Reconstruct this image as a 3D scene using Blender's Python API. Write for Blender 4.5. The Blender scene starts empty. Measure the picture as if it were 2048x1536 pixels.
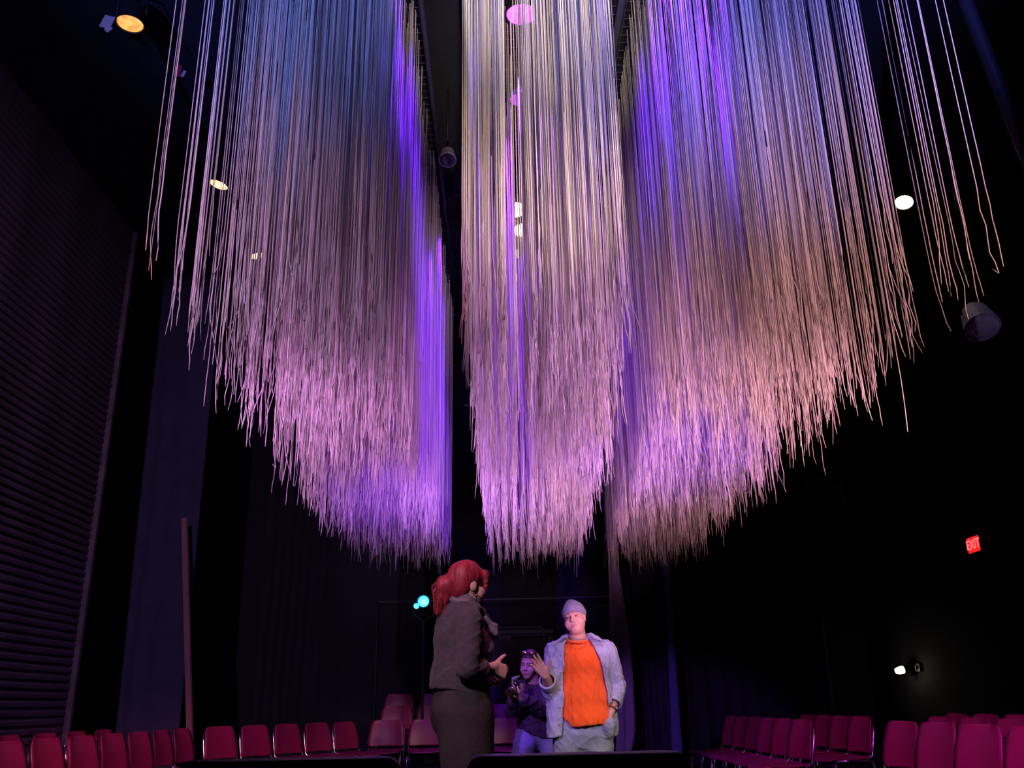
import bpy, bmesh, math, random
import numpy as np
from mathutils import Vector, Matrix
random.seed(7); rng = np.random.default_rng(7)
scene = bpy.context.scene
C = scene.collection

# ------------------------------------------------------------------ camera
F = 1800.0                                   # focal length in pixels of the 2048x1536 frame
_Z = np.array([930 - 1024, 768 + 4294, -F]); _Z /= np.linalg.norm(_Z)
_Y = np.array([1006 - 1024, 768 - 1415, -F]); _Y -= _Z * (_Y @ _Z); _Y /= np.linalg.norm(_Y)
_X = np.cross(_Y, _Z)
EYE = np.array([0, 0, .95])
def ray(x, y):
    d = np.array([x - 1024, 768 - y, -F]); return np.array([d @ _X, d @ _Y, d @ _Z])
def pd(x, y, D):
    r = ray(x, y); return EYE + r * D / r[1]
def pz(x, y, z):
    r = ray(x, y); return EYE + r * (z - EYE[2]) / r[2]
cam_d = bpy.data.cameras.new('camera'); cam = bpy.data.objects.new('camera', cam_d); C.objects.link(cam)
cam_d.sensor_fit = 'HORIZONTAL'; cam_d.sensor_width = 36; cam_d.lens = F / 2048 * 36
cam_d.clip_start = .05; cam_d.clip_end = 100
_m = Matrix((tuple(_X), tuple(_Y), tuple(_Z))).to_4x4(); _m.translation = Vector(EYE)
cam.matrix_world = _m
scene.camera = cam

# ------------------------------------------------------------------ world, exposure, stage lights
w = bpy.data.worlds.new('world'); scene.world = w; w.use_nodes = True
w.node_tree.nodes['Background'].inputs[0].default_value = (.10, .08, .22, 1)
w.node_tree.nodes['Background'].inputs[1].default_value = .012
scene.view_settings.view_transform = 'Standard'; scene.view_settings.look = 'None'
scene.view_settings.exposure = 0; scene.view_settings.gamma = 1; scene.view_settings.use_curve_mapping = False
scene.cycles.max_bounces = 3; scene.cycles.diffuse_bounces = 2; scene.cycles.glossy_bounces = 2; scene.cycles.transmission_bounces = 0
scene.cycles.use_adaptive_sampling = True; scene.cycles.adaptive_threshold = .04; scene.cycles.adaptive_min_samples = 12
scene.cycles.caustics_reflective = False; scene.cycles.caustics_refractive = False
scene.cycles.sample_clamp_indirect = 4

def spot(name, loc, target, color, watts, angle=40, blend=.5, size=.08):
    d = bpy.data.lights.new(name, 'SPOT'); d.energy = watts; d.color = color
    d.spot_size = math.radians(angle); d.spot_blend = blend; d.shadow_soft_size = size
    o = bpy.data.objects.new(name, d); C.objects.link(o); o.location = loc
    o.rotation_euler = (Vector(target) - Vector(loc)).to_track_quat('-Z', 'Y').to_euler()
    return o
PINK = (1, .48, .62); BLUE = (.22, .30, 1); VIOL = (.16, .018, 1); WARM = (1, .80, .56); MAG = (1, .10, .50)
# unseen fill spots at floor level, added to brighten the string ends from below
spot('floor_fill_rose_left', (-1.7, 2.9, .3), (-1.2, 8.6, 4.0), (.78, .29, .95), 1500, 42, .9)
spot('floor_fill_rose_centre', (1.75, 4.4, .3), (.30, 10.4, 3.7), (.95, .44, .88), 900, 30, .9)
spot('floor_fill_lilac_centre', (-1.35, 5.7, .3), (.45, 10.6, 3.8), (.75, .32, 1), 900, 32, .9)
spot('floor_fill_rose_right', (2.3, 2.9, .3), (1.95, 8.6, 4.0), (1, .44, .64), 1500, 42, .9)
spot('floor_fill_lilac_front', (1.5, 2.5, .3), (.35, 7.0, 3.9), (.80, .35, 1), 900, 34, .9)
# lamps behind the viewer
spot('stage_light_rose_left', (-2.6, -3.6, 2.2), (-1.4, 6.0, 3.35), (.72, .44, 1), 1800, 21, 1)
spot('stage_light_rose_right', (4.2, -2.6, 1.8), (2.1, 6.0, 3.8), (1, .50, .55), 2700, 26, 1)
spot('stage_light_rose_centre', (.4, -3.6, 2.2), (.4, 7.0, 3.8), (.86, .46, 1), 3700, 13, 1)
spot('stage_light_blue_left', (-3.4, -1.5, 1.6), (-1.7, 4.6, 6.4), (.15, .24, 1), 4200, 38, 1)
spot('stage_light_blue_right', (2.8, -1.5, 1.6), (1.65, 5.2, 6.4), (.17, .19, 1), 5200, 40, 1)
spot('stage_light_warm_upper', (.2, -2.5, 1.6), (.30, 5.4, 6.0), WARM, 6200, 15, 1)
spot('stage_light_warm_lower', (.2, -2.5, 1.6), (.30, 6.4, 4.6), (1, .74, .70), 3000, 14, 1)
# violet lamps hung at the front of the gaps between the curtains, plus two added floor fills
spot('stage_light_violet_left', (-.42, 4.2, 6.4), (-.85, 11.2, 3.1), (.12, .010, 1), 1100, 30, .8)
spot('stage_light_violet_right', (1.09, 3.6, 6.3), (1.70, 10.0, 3.1), (.13, .018, 1), 2500, 36, .8)
spot('floor_fill_violet_left', (-.52, 5.7, .3), (-.95, 10.4, 4.1), (.16, .015, 1), 900, 34, .9)
spot('floor_fill_violet_right', (1.0, 4.9, .3), (1.62, 8.6, 4.2), (.16, .015, 1), 1000, 36, .9)
spot('stage_light_violet_centre', (.27, 6.75, 6.4), (.35, 9.4, 3.0), (.22, .03, 1), 2200, 70, .8)
spot('stage_light_violet_deep', (.40, 10.4, 6.4), (.45, 8.2, 3.0), (.20, .02, 1), 3200, 75, .7)
spot('stage_light_violet_side', (-.42, 9.4, 6.4), (-1.3, 10.2, 3.0), (.12, .010, 1), 800, 80, .7)
# lamps on the acting area and the seats, thrown in under the strings
spot('stage_light_key', (3.6, .8, 3.3), (.66, 7.7, 1.10), (1, .84, .60), 1050, 16, .6)
spot('stage_light_side_violet', (-2.3, .6, 3.2), (.45, 7.8, 1.45), (.40, .15, 1), 1650, 14, .6)
spot('stage_light_top_man', (1.08, 6.5, 6.4), (.66, 7.55, 1.4), (1, .55, .62), 800, 16, .6)
spot('stage_light_back_woman', (-2.4, -.6, 4.6), (-.25, 4.95, 1.35), (.86, .58, .86), 1150, 15, .6)
spot('stage_light_hair', (-.43, 2.6, 6.3), (-.25, 4.95, 1.6), (1, .16, .38), 420, 13, .6)
spot('stage_light_seats_right', (.7, 1.2, 3.4), (3.2, 7.4, .3), (.80, .05, .95), 1400, 29, .7)
spot('stage_light_seats_left', (-.9, 1.2, 3.3), (-2.9, 8.4, .4), (1, .20, .30), 1000, 24, .7)
spot('scoop_fill_right', (3.6, -3.2, 4.2), (5.04, 8.85, 4.5), (.62, .50, 1), 380, 7, 1)  # added fill, only to lighten the glass of the unlit scoop lamp
spot('wall_fill_left', (-2.4, -1.5, 5.6), (-4.9, 7.4, 2.4), (.80, .42, .95), 1900, 62, .9)  # added fill that brightens the slatted wall, no lamp of the rig

# ------------------------------------------------------------------ helpers
def link(o, parent=None):
    C.objects.link(o)
    if parent is not None: o.parent = parent
    return o
def mesh_obj(name, verts, faces, mat, parent=None, smooth=False):
    me = bpy.data.meshes.new(name)
    me.from_pydata([tuple(map(float, v)) for v in verts], [], [tuple(map(int, f)) for f in faces])
    if mat is not None: me.materials.append(mat)
    if smooth: me.polygons.foreach_set('use_smooth', [True] * len(me.polygons))
    me.update()
    return link(bpy.data.objects.new(name, me), parent)
def bm_obj(name, bm, mat, parent=None, smooth=False):
    me = bpy.data.meshes.new(name); bm.normal_update(); bm.to_mesh(me); bm.free()
    if mat is not None: me.materials.append(mat)
    if smooth: me.polygons.foreach_set('use_smooth', [True] * len(me.polygons))
    return link(bpy.data.objects.new(name, me), parent)
def empty(name, loc, rz=0):
    o = bpy.data.objects.new(name, None); o.location = loc; o.rotation_euler = (0, 0, rz)
    o.empty_display_size = .1
    return link(o)
def tag(o, label, cat, group=None):
    o['label'] = label; o['category'] = cat
    if group: o['group'] = group
    return o
def struct(o): o['kind'] = 'structure'; return o
def copy_tree(o, parent=None):
    c = o.copy(); C.objects.link(c); c.parent = parent
    for ch in list(o.children): copy_tree(ch, c)
    return c
def add_box(bm, c, s, rot=None, bevel=0):
    r = bmesh.ops.create_cube(bm, size=1)
    M = Matrix.Translation(Vector(c)) @ (rot.to_4x4() if rot else Matrix.Identity(4)) @ Matrix.Diagonal((*s, 1))
    bmesh.ops.transform(bm, matrix=M, verts=r['verts'])
    if bevel:
        es = list({e for v in r['verts'] for e in v.link_edges})
        bmesh.ops.bevel(bm, geom=es, offset=bevel, segments=2, affect='EDGES', profile=.7)
def box(name, c, s, mat, parent=None, bevel=0, rot=None):
    bm = bmesh.new(); add_box(bm, c, s, rot, bevel); return bm_obj(name, bm, mat, parent, smooth=False)
def add_tube(bm, pts, r, n=8, cap=True):
    pts = [Vector(p) for p in pts]; rings = []
    rr = r if hasattr(r, '__len__') else [r] * len(pts)
    nrm = None
    for i, p in enumerate(pts):
        t = (pts[min(i + 1, len(pts) - 1)] - pts[max(i - 1, 0)]).normalized()
        if nrm is None:
            nrm = t.orthogonal().normalized()
        else:
            nrm = (nrm - t * nrm.dot(t)).normalized()
        b = t.cross(nrm)
        rings.append([bm.verts.new(p + (nrm * math.cos(2 * math.pi * k / n) + b * math.sin(2 * math.pi * k / n)) * rr[i]) for k in range(n)])
    for a, b in zip(rings, rings[1:]):
        for k in range(n): bm.faces.new((a[k], a[(k + 1) % n], b[(k + 1) % n], b[k]))
    if cap:
        bm.faces.new(rings[0][::-1]); bm.faces.new(rings[-1])
def tube(name, pts, r, mat, parent=None, n=8):
    bm = bmesh.new(); add_tube(bm, pts, r, n); return bm_obj(name, bm, mat, parent, smooth=True)
def add_lathe(bm, prof, n=20, M=None):
    rings = []
    vs0 = set(bm.verts)
    for (r, z) in prof:
        rings.append([bm.verts.new((r * math.cos(2 * math.pi * k / n), r * math.sin(2 * math.pi * k / n), z)) for k in range(n)])
    for a, b in zip(rings, rings[1:]):
        for k in range(n): bm.faces.new((a[k], a[(k + 1) % n], b[(k + 1) % n], b[k]))
    if prof[0][0] > 1e-4: bm.faces.new(rings[0][::-1])
    if prof[-1][0] > 1e-4: bm.faces.new(rings[-1])
    if M is not None:
        bmesh.ops.transform(bm, matrix=M, verts=[v for v in bm.verts if v not in vs0])
def lathe(name, prof, mat, parent=None, n=20, M=None):
    bm = bmesh.new(); add_lathe(bm, prof, n, M); return bm_obj(name, bm, mat, parent, smooth=False)

def mat(name, col, rough=.7, metal=0, bump=0, bscale=40, var=0, vscale=3, emit=None, estr=0, attr=None, sheen=0, spec=.3, stretch=None):
    m = bpy.data.materials.new(name); m.use_nodes = True
    nt = m.node_tree; b = nt.nodes['Principled BSDF']
    b.inputs['Base Color'].default_value = (*col, 1); b.inputs['Roughness'].default_value = rough
    b.inputs['Metallic'].default_value = metal; b.inputs['Specular IOR Level'].default_value = spec
    if sheen: b.inputs['Sheen Weight'].default_value = sheen
    tc = nt.nodes.new('ShaderNodeTexCoord'); src = tc.outputs['Object']
    if stretch:
        mp = nt.nodes.new('ShaderNodeMapping'); mp.inputs['Scale'].default_value = stretch
        nt.links.new(src, mp.inputs[0]); src = mp.outputs[0]
    if attr:
        a = nt.nodes.new('ShaderNodeAttribute'); a.attribute_name = attr
        nt.links.new(a.outputs['Color'], b.inputs['Base Color'])
    if var:
        n = nt.nodes.new('ShaderNodeTexNoise'); n.inputs['Scale'].default_value = vscale; n.inputs['Detail'].default_value = 4
        nt.links.new(src, n.inputs['Vector'])
        r = nt.nodes.new('ShaderNodeMapRange'); r.inputs[1].default_value = .3; r.inputs[2].default_value = .7
        r.inputs[3].default_value = 1 - var; r.inputs[4].default_value = 1 + var
        nt.links.new(n.outputs['Fac'], r.inputs[0])
        mx = nt.nodes.new('ShaderNodeVectorMath'); mx.operation = 'SCALE'
        if attr: nt.links.new(a.outputs['Color'], mx.inputs[0])
        else: mx.inputs[0].default_value = col
        nt.links.new(r.outputs[0], mx.inputs['Scale']); nt.links.new(mx.outputs[0], b.inputs['Base Color'])
    if bump:
        n = nt.nodes.new('ShaderNodeTexNoise'); n.inputs['Scale'].default_value = bscale; n.inputs['Detail'].default_value = 3
        nt.links.new(src, n.inputs['Vector'])
        bp = nt.nodes.new('ShaderNodeBump'); bp.inputs['Strength'].default_value = bump; bp.inputs['Distance'].default_value = .01
        nt.links.new(n.outputs['Fac'], bp.inputs['Height']); nt.links.new(bp.outputs[0], b.inputs['Normal'])
    if emit:
        b.inputs['Emission Color'].default_value = (*emit, 1); b.inputs['Emission Strength'].default_value = estr
    return m
M = {
 'floor': mat('black_stage_floor', (.012, .011, .013), .55, bump=.1, var=.3),
 'wall': mat('black_painted_wall', (.012, .011, .018), .9, var=.25, vscale=1.2, bump=.1),
 'slat': mat('dark_slat_paint', (.075, .058, .075), .75, var=.35, vscale=5, bump=.35, bscale=30, stretch=(1, .35, 1)),
 'drape': mat('dark_drape', (.030, .028, .050), .95, var=.15, bump=.15, bscale=60),
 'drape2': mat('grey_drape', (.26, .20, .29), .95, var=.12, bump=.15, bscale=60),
 'drape3': mat('navy_drape', (.026, .028, .060), .95, var=.12, bump=.15, bscale=60),
 'drape_lit_edge': mat('lit_edge_drape', (.10, .09, .24), .95, var=.12, bump=.15, bscale=60),  # bluer, lighter cloth colour stands in for light on a drape edge
 'ceil': mat('black_ceiling', (.010, .010, .016), .95, var=.2),
 'black': mat('matte_black_metal', (.015, .015, .018), .5, .3),
 'pipe': mat('black_pipe', (.035, .033, .055), .55, .2),
 'wire': mat('grid_wire', (.18, .17, .17), .5, .6),
 'rope': mat('cotton_string', (.8, .74, .66), .95, attr='tint', bump=.4, bscale=400, spec=.1),
 'seat': mat('burgundy_plastic', (.215, .009, .050), .42, var=.08, vscale=6, spec=.4),
 'chrome': mat('chrome_tube', (.78, .76, .78), .16, 1),
 'blackvinyl': mat('black_vinyl', (.014, .013, .015), .45, bump=.1, bscale=80, spec=.4),
 'plank': mat('bare_timber', (.20, .095, .105), .8, var=.2, vscale=8, bump=.2, stretch=(6, 6, .5)),
 'riser': mat('black_riser', (.016, .014, .017), .8, var=.2),
 'door': mat('brown_door', (.045, .024, .022), .7, var=.2),
 'orange': mat('orange_cotton', (.80, .10, .006), .9, var=.07, vscale=20, bump=.25, bscale=120, sheen=.15),
 'denim': mat('pale_denim', (.31, .31, .41), .92, var=.14, vscale=14, bump=.35, bscale=140),
 'jeans': mat('washed_jeans', (.24, .27, .36), .92, var=.2, vscale=9, bump=.35, bscale=140),
 'beanie': mat('grey_knit', (.19, .165, .23), .95, var=.12, vscale=40, bump=.6, bscale=160),
 'skin': mat('skin', (.6, .35, .27), .55, attr='tint', var=.04, vscale=30, spec=.35),
 'sweater': mat('charcoal_sweater', (.070, .060, .068), .95, var=.15, vscale=18, bump=.5, bscale=150, sheen=.1),
 'pants': mat('dark_trousers', (.040, .033, .030), .95, var=.15, vscale=14, bump=.4, bscale=120),
 'scarf': mat('grey_scarf', (.17, .15, .17), .95, var=.2, vscale=30, bump=.5, bscale=160),
 'whitecloth': mat('white_cotton', (.75, .72, .7), .9),
 'redhair': mat('red_hair', (.30, .022, .035), .5, var=.35, vscale=30, bump=.5, bscale=60, stretch=(1, 1, .2), spec=.5),
 'darkhair': mat('brown_hair', (.05, .03, .025), .5, var=.3, vscale=30, bump=.4, spec=.5),
 'jacket2': mat('dark_purple_jacket', (.060, .042, .062), .8, var=.2, vscale=9, bump=.4, bscale=60),
 'shoe': mat('dark_shoe', (.02, .018, .018), .6),
 'gold': mat('polished_brass', (.8, .6, .3), .25, 1),
 'leather': mat('brown_strap', (.18, .07, .03), .6),
 'steel': mat('brushed_steel', (.6, .6, .62), .3, 1),
 'glass': mat('dark_lens_glass', (.02, .02, .03), .05, spec=1.0),
 'lens_glare': mat('yellow_lens_reflection', (.80, .78, .42), .25, spec=.8),  # the yellow reflection in the camera lens, put into its base colour
 'grey': mat('grey_plastic', (.16, .15, .16), .5),
 'vent': mat('dim_metal_plate', (.10, .095, .11), .7),
 'redtag': mat('red_plastic', (.45, .02, .05), .5),
 'palecard': mat('pale_card', (.45, .36, .42), .8),
 'scoop': mat('dull_white_enamel', (.30, .28, .40), .6, var=.15, vscale=8),
 'scoopglass': mat('frosted_lamp_glass', (.50, .46, .62), .6, var=.2, vscale=9),
 'lamp_orange': mat('lamp_orange', (.8, .4, .1), .5, emit=(1, .42, .09), estr=1.15, var=.0),
 'lamp_amber': mat('lamp_amber', (.8, .5, .2), .5, emit=(1, .55, .18), estr=4),
 'lamp_white': mat('lamp_white', (.9, .8, .7), .5, emit=(1, .86, .60), estr=26),
 'lamp_yellow': mat('lamp_yellow', (.9, .8, .3), .5, emit=(1, .78, .22), estr=2.4),
 'lamp_violet': mat('lamp_violet', (.7, .2, .9), .5, emit=(.72, .06, 1), estr=3.5),
 'lamp_dimviolet': mat('lamp_dim_violet', (.5, .1, .7), .5, emit=(.50, .05, .75), estr=1.0),
 'lamp_cyan': mat('lamp_cyan', (.1, .6, .9), .3, emit=(.02, .62, 1), estr=7),
 'exit_face': mat('exit_face', (.6, .02, .02), .5, emit=(1, .012, .012), estr=1.6),
 'exit_text': mat('exit_text', (.9, .3, .3), .5, emit=(1, .13, .13), estr=1.5),
}
# the lamp glass is unevenly bright, as a reflector with a bulb in it is
for nm, sc in (('lamp_orange', 14), ('lamp_amber', 18)):
    nt = M[nm].node_tree; b = nt.nodes['Principled BSDF']
    n = nt.nodes.new('ShaderNodeTexNoise'); n.inputs['Scale'].default_value = sc; n.inputs['Detail'].default_value = 2
    tc = nt.nodes['Texture Coordinate']; nt.links.new(tc.outputs['Object'], n.inputs['Vector'])
    r = nt.nodes.new('ShaderNodeMapRange'); e = b.inputs['Emission Strength'].default_value
    r.inputs[1].default_value = .3; r.inputs[2].default_value = .7; r.inputs[3].default_value = e * .55; r.inputs[4].default_value = e * 1.5
    nt.links.new(n.outputs['Fac'], r.inputs[0]); nt.links.new(r.outputs[0], b.inputs['Emission Strength'])

# ------------------------------------------------------------------ room shell
CEIL = 7.05
struct(box('floor', (.7, 6, -.05), (13, 22, .1), M['floor']))
struct(box('ceiling', (.7, 6, CEIL + .05), (13, 22, .1), M['ceil']))
struct(box('wall_back', (.7, 16.05, 3.5), (13, .1, 7.2), M['wall']))
struct(box('wall_front', (.7, -4.95, 3.5), (13, .1, 7.2), M['wall']))
struct(box('wall_right', (6.3, 5.6, 3.5), (.1, 21, 7.2), M['wall']))
wl = struct(box('wall_left', (-4.95, 3.2, 3.5), (.1, 15.2, 7.2), M['slat']))
struct(box('wall_side', (-5.65, 13.4, 3.5), (.1, 5.2, 7.2), M['wall']))
struct(box('wall_return', (-5.33, 10.86, 3.5), (.66, .1, 7.2), M['wall']))
# horizontal slats of the left wall, each its own piece
pitch = .09; SL = 11.0; n_sl = int(7.02 / pitch)
def slat_mesh():
    ys = np.linspace(-4.9, 10.72, 23); prof = [(0, .004), (.014, .010), (.024, .022), (.026, .055), (.020, .074), (.006, .081), (0, .081)]
    V = []; Fc = []
    for y in ys:
        for (o, z) in prof: V.append((o + .0015 * math.sin(y * 3.1), y, z + .002 * math.sin(y * 1.7)))
    k = len(prof)
    for i in range(len(ys) - 1):
        for j in range(k - 1): Fc.append((i * k + j, (i + 1) * k + j, (i + 1) * k + j + 1, i * k + j + 1))
    Fc += [tuple(range(k)), tuple(range((len(ys) - 1) * k + k - 1, (len(ys) - 1) * k - 1, -1))]
    me = bpy.data.meshes.new('slat'); me.from_pydata(V, [], Fc); me.materials.append(M['slat']); me.update(); return me
sm = slat_mesh()
for i in range(n_sl):
    o = bpy.data.objects.new('slat', sm); o.location = (-4.9 + random.uniform(-.002, .002), 0, i * pitch); C.objects.link(o)
    o.parent = wl; o.matrix_parent_inverse = Matrix.Translation(-Vector((0, 0, 0)))
struct(box('trim_1', (-4.87, 10.77, 3.5), (.10, .06, 7.0), M['slat'], bevel=.008))
struct(box('trim_2', (-4.93, 10.94, 3.5), (.06, .08, 7.0), M['drape']))

# ------------------------------------------------------------------ drapes
def curtain(name, pl, m, label, folds=5, amp=.03, thick=.012, cat='curtain'):
    """pl: list of (z, x_left, x_right) rows at depth D"""
    rows, D = pl
    V = []; Fc = []; nx = folds * 8
    zs = np.linspace(rows[0][0], rows[-1][0], 26)
    zl = [r[0] for r in rows]
    for side in (0, 1):
        for z in zs:
            a = np.interp(z, zl, [r[1] for r in rows]); b = np.interp(z, zl, [r[2] for r in rows])
            for k in range(nx + 1):
                t = k / nx
                V.append((a + (b - a) * t, D + amp * math.sin(t * folds * 2 * math.pi + .5 * math.sin(z * 1.3)) * (.6 + .4 * math.sin(t * 5 + 1)) + side * thick, z))
    W = nx + 1; N = len(zs) * W
    for i in range(len(zs) - 1):
        for k in range(nx):
            a = i * W + k; Fc.append((a, a + 1, a + W + 1, a + W)); a += N; Fc.append((a + W, a + W + 1, a + 1, a))
    for i in range(len(zs) - 1):
        a = i * W; Fc.append((a, a + W, a + W + N, a + N)); a = i * W + nx; Fc.append((a + N, a + W + N, a + W, a))
    for k in range(nx):
        a = k; Fc.append((a + N, a + 1 + N, a + 1, a)); a = (len(zs) - 1) * W + k; Fc.append((a, a + 1, a + 1 + N, a + N))
    return tag(mesh_obj(name, V, Fc, m, smooth=True), label, cat)
def rows_from_px(pts, D):      # (y, x_left, x_right) in the photograph -> metric rows at depth D
    out = []
    for (y, a, b) in pts:
        p = pd(a, y, D); q = pd(b, y, D); out.append((p[2], p[0], q[0]))
    out.sort(); return out
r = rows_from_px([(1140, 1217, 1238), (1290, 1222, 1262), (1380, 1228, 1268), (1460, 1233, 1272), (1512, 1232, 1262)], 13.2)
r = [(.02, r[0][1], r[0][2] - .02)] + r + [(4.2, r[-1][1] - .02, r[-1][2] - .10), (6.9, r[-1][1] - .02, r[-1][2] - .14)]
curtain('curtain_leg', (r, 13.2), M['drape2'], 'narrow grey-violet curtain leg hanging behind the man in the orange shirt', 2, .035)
r = rows_from_px([(1120, 1325, 1338), (1300, 1336, 1350), (1510, 1345, 1366)], 13.4)
r = [(.02, r[0][1], r[0][2])] + r + [(6.98, r[-1][1] - .05, r[-1][2] - .03)]
curtain('curtain_leg', (r, 13.4), M['drape_lit_edge'], 'thin navy lit edge of a curtain between the grey leg and the right seats', 1, .03)  # lit edge of the dark drape, built as its own coloured strip
curtain('curtain_leg', ([(.02, 2.0, 2.45), (6.9, 1.95, 2.4)], 13.9), M['drape'], 'black curtain leg in the gap beside the thin navy edge', 5, .03)
curtain('curtain_leg', ([(.02, 2.55, 4.9), (6.9, 2.55, 4.9)], 14.1), M['wall'], 'wide black curtain behind the far right seats', 9, .04)
curtain('curtain_leg', ([(.02, -4.80, -4.02), (6.98, -4.90, -4.05)], 12.0), M['drape3'], 'tall navy curtain leg behind the leaning timber batten', 3, .02)
curtain('curtain_leg', ([(.02, -3.9, -1.25), (6.88, -3.9, -1.25)], 14.95), M['wall'], 'wide black curtain behind the left seats', 9, .04)
# leaning batten
a = pd(369, 1036, 11.7); b = pd(379, 1465, 11.62); d = (a - b); b2 = b - d * (b[2] / d[2]); b2[2] = .03
bm = bmesh.new(); v = Vector(a) - Vector(b2); q = v.to_track_quat('Z', 'X')
add_box(bm, (Vector(a) + Vector(b2)) / 2, (.072, .040, v.length), q.to_matrix(), .004)
tag(bm_obj('timber_batten', bm, M['plank']), 'tall bare timber batten leaning upright by the navy curtain', 'timber')

# ------------------------------------------------------------------ back wall details
door = struct(box('door_1', (.33, 15.97, 1.0), (.9, .06, 2.0), M['door']))
box('door_frame', (-.17, 15.96, 1.04), (.09, .08, 2.08), M['vent'], door); box('door_frame', (.83, 15.96, 1.04), (.09, .08, 2.08), M['vent'], door)
box('door_header', (.33, 15.96, 2.09), (1.09, .08, .10), M['vent'], door)
for px in (.11, .55):
    for pzz in (.55, 1.45): box('door_panel', (px, 15.935, pzz), (.34, .02, .72), M['door'], door, .006)
lathe('door_handle', [(.02, 0), (.02, .02), (.03, .03), (.03, .06), (.01, .07)], M['steel'], door, 12, Matrix.Translation((.68, 15.94, 1.0)) @ Matrix.Rotation(math.radians(90), 4, 'X'))
v_ = empty('wall_vent', tuple(pd(1010, 1270, 15.98)))
tag(v_, 'small dark louvred vent plate above the back door', 'vent')
box('frame', (0, 0, 0), (.20, .03, .14), M['drape2'], v_, .004)
for k in range(5): box('louvre', (0, -.02, -.05 + k * .025), (.17, .015, .012), M['drape3'], v_)
rp = empty('pipe_railing', (0, 14.9, .5)); tag(rp, 'thin black pipe railing crossing the back wall', 'railing')
def rel(p, o): return tuple(Vector(p) - Vector(o.location))
zz = pd(1040, 1196, 14.9)[2]
tube('rail', [rel((-2.0, 14.9, zz - .03), rp), rel((1.9, 14.9, zz), rp)], .013, M['vent'], rp)
for x in (-2.0, 1.9): tube('post', [rel((x, 14.9, .0), rp), rel((x, 14.9, zz), rp)], .016, M['pipe'], rp)
rp = empty('grab_rail', (0, 14.6, .4)); tag(rp, 'bent metal grab rail with a curved end in front of the back door', 'railing')
z1 = pd(1040, 1255, 14.6)[2]; x0 = pd(985, 1255, 14.6)[0]; x1 = pd(1088, 1255, 14.6)[0]
arc = [(x1 - .08 + .08 * math.sin(t), 14.6, z1 - .08 + .08 * math.cos(t)) for t in np.linspace(0, math.pi / 2, 6)]
tube('rail', [rel(p, rp) for p in [(x0 - .3, 14.6, z1)] + arc + [(x1, 14.6, .02)]], .014, M['vent'], rp)
tube('post', [rel((x0 - .3, 14.6, .02), rp), rel((x0 - .3, 14.6, z1), rp)], .014, M['vent'], rp)

# exit sign on the right wall
ez = empty('exit_sign', (6.24, 11.8, 2.82)); tag(ez, 'red lit exit sign on the dark right wall', 'sign')
box('housing', (0, 0, 0), (.05, .34, .235), M['black'], ez, .006)
box('face', (-.027, 0, 0), (.006, .30, .195), M['exit_face'], ez)
def text_mesh(body, size):
    cu = bpy.data.curves.new('t', 'FONT'); cu.body = body; cu.size = size; cu.extrude = .002; cu.align_x = 'CENTER'; cu.align_y = 'CENTER'; cu.offset = .003
    o = bpy.data.objects.new('t', cu); C.objects.link(o)
    dg = bpy.context.evaluated_depsgraph_get(); me = bpy.data.meshes.new_from_object(o.evaluated_get(dg))
    bpy.data.objects.remove(o); bpy.data.curves.remove(cu); return me
me = text_mesh('EXIT', .17); me.materials.clear(); me.materials.append(M['exit_text']); me.name = 'lettering'
o = link(bpy.data.objects.new('lettering', me), ez)
o.matrix_local = Matrix(((0, 0, -1, -.033), (-1, 0, 0, 0), (0, 1, 0, 0), (0, 0, 0, 1)))
# little work light on the right wall
p = (6.2, 14.2, 1.36); wk = empty('work_light', p); tag(wk, 'small bright white work light low on the dark right wall', 'lamp')
box('back_plate', (.03, 0, 0), (.04, .42, .12), M['black'], wk, .006)
lathe('lamp_head', [(.03, 0), (.06, .05), (.065, .12), (.055, .125)], M['black'], wk, 16, Matrix.Translation((.0, .06, .0)) @ Matrix.Rotation(math.radians(-100), 4, 'Y'))
lathe('lens', [(.0, .25), (.035, .24), (.052, .19), (.052, .11), (0, .11)], M['lamp_white'], wk, 16, Matrix.Translation((.0, .06, .0)) @ Matrix.Rotation(math.radians(-100), 4, 'Y'))
box('switch', (-.005, -.14, .0), (.03, .02, .05), M['grey'], wk, .003)

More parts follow.
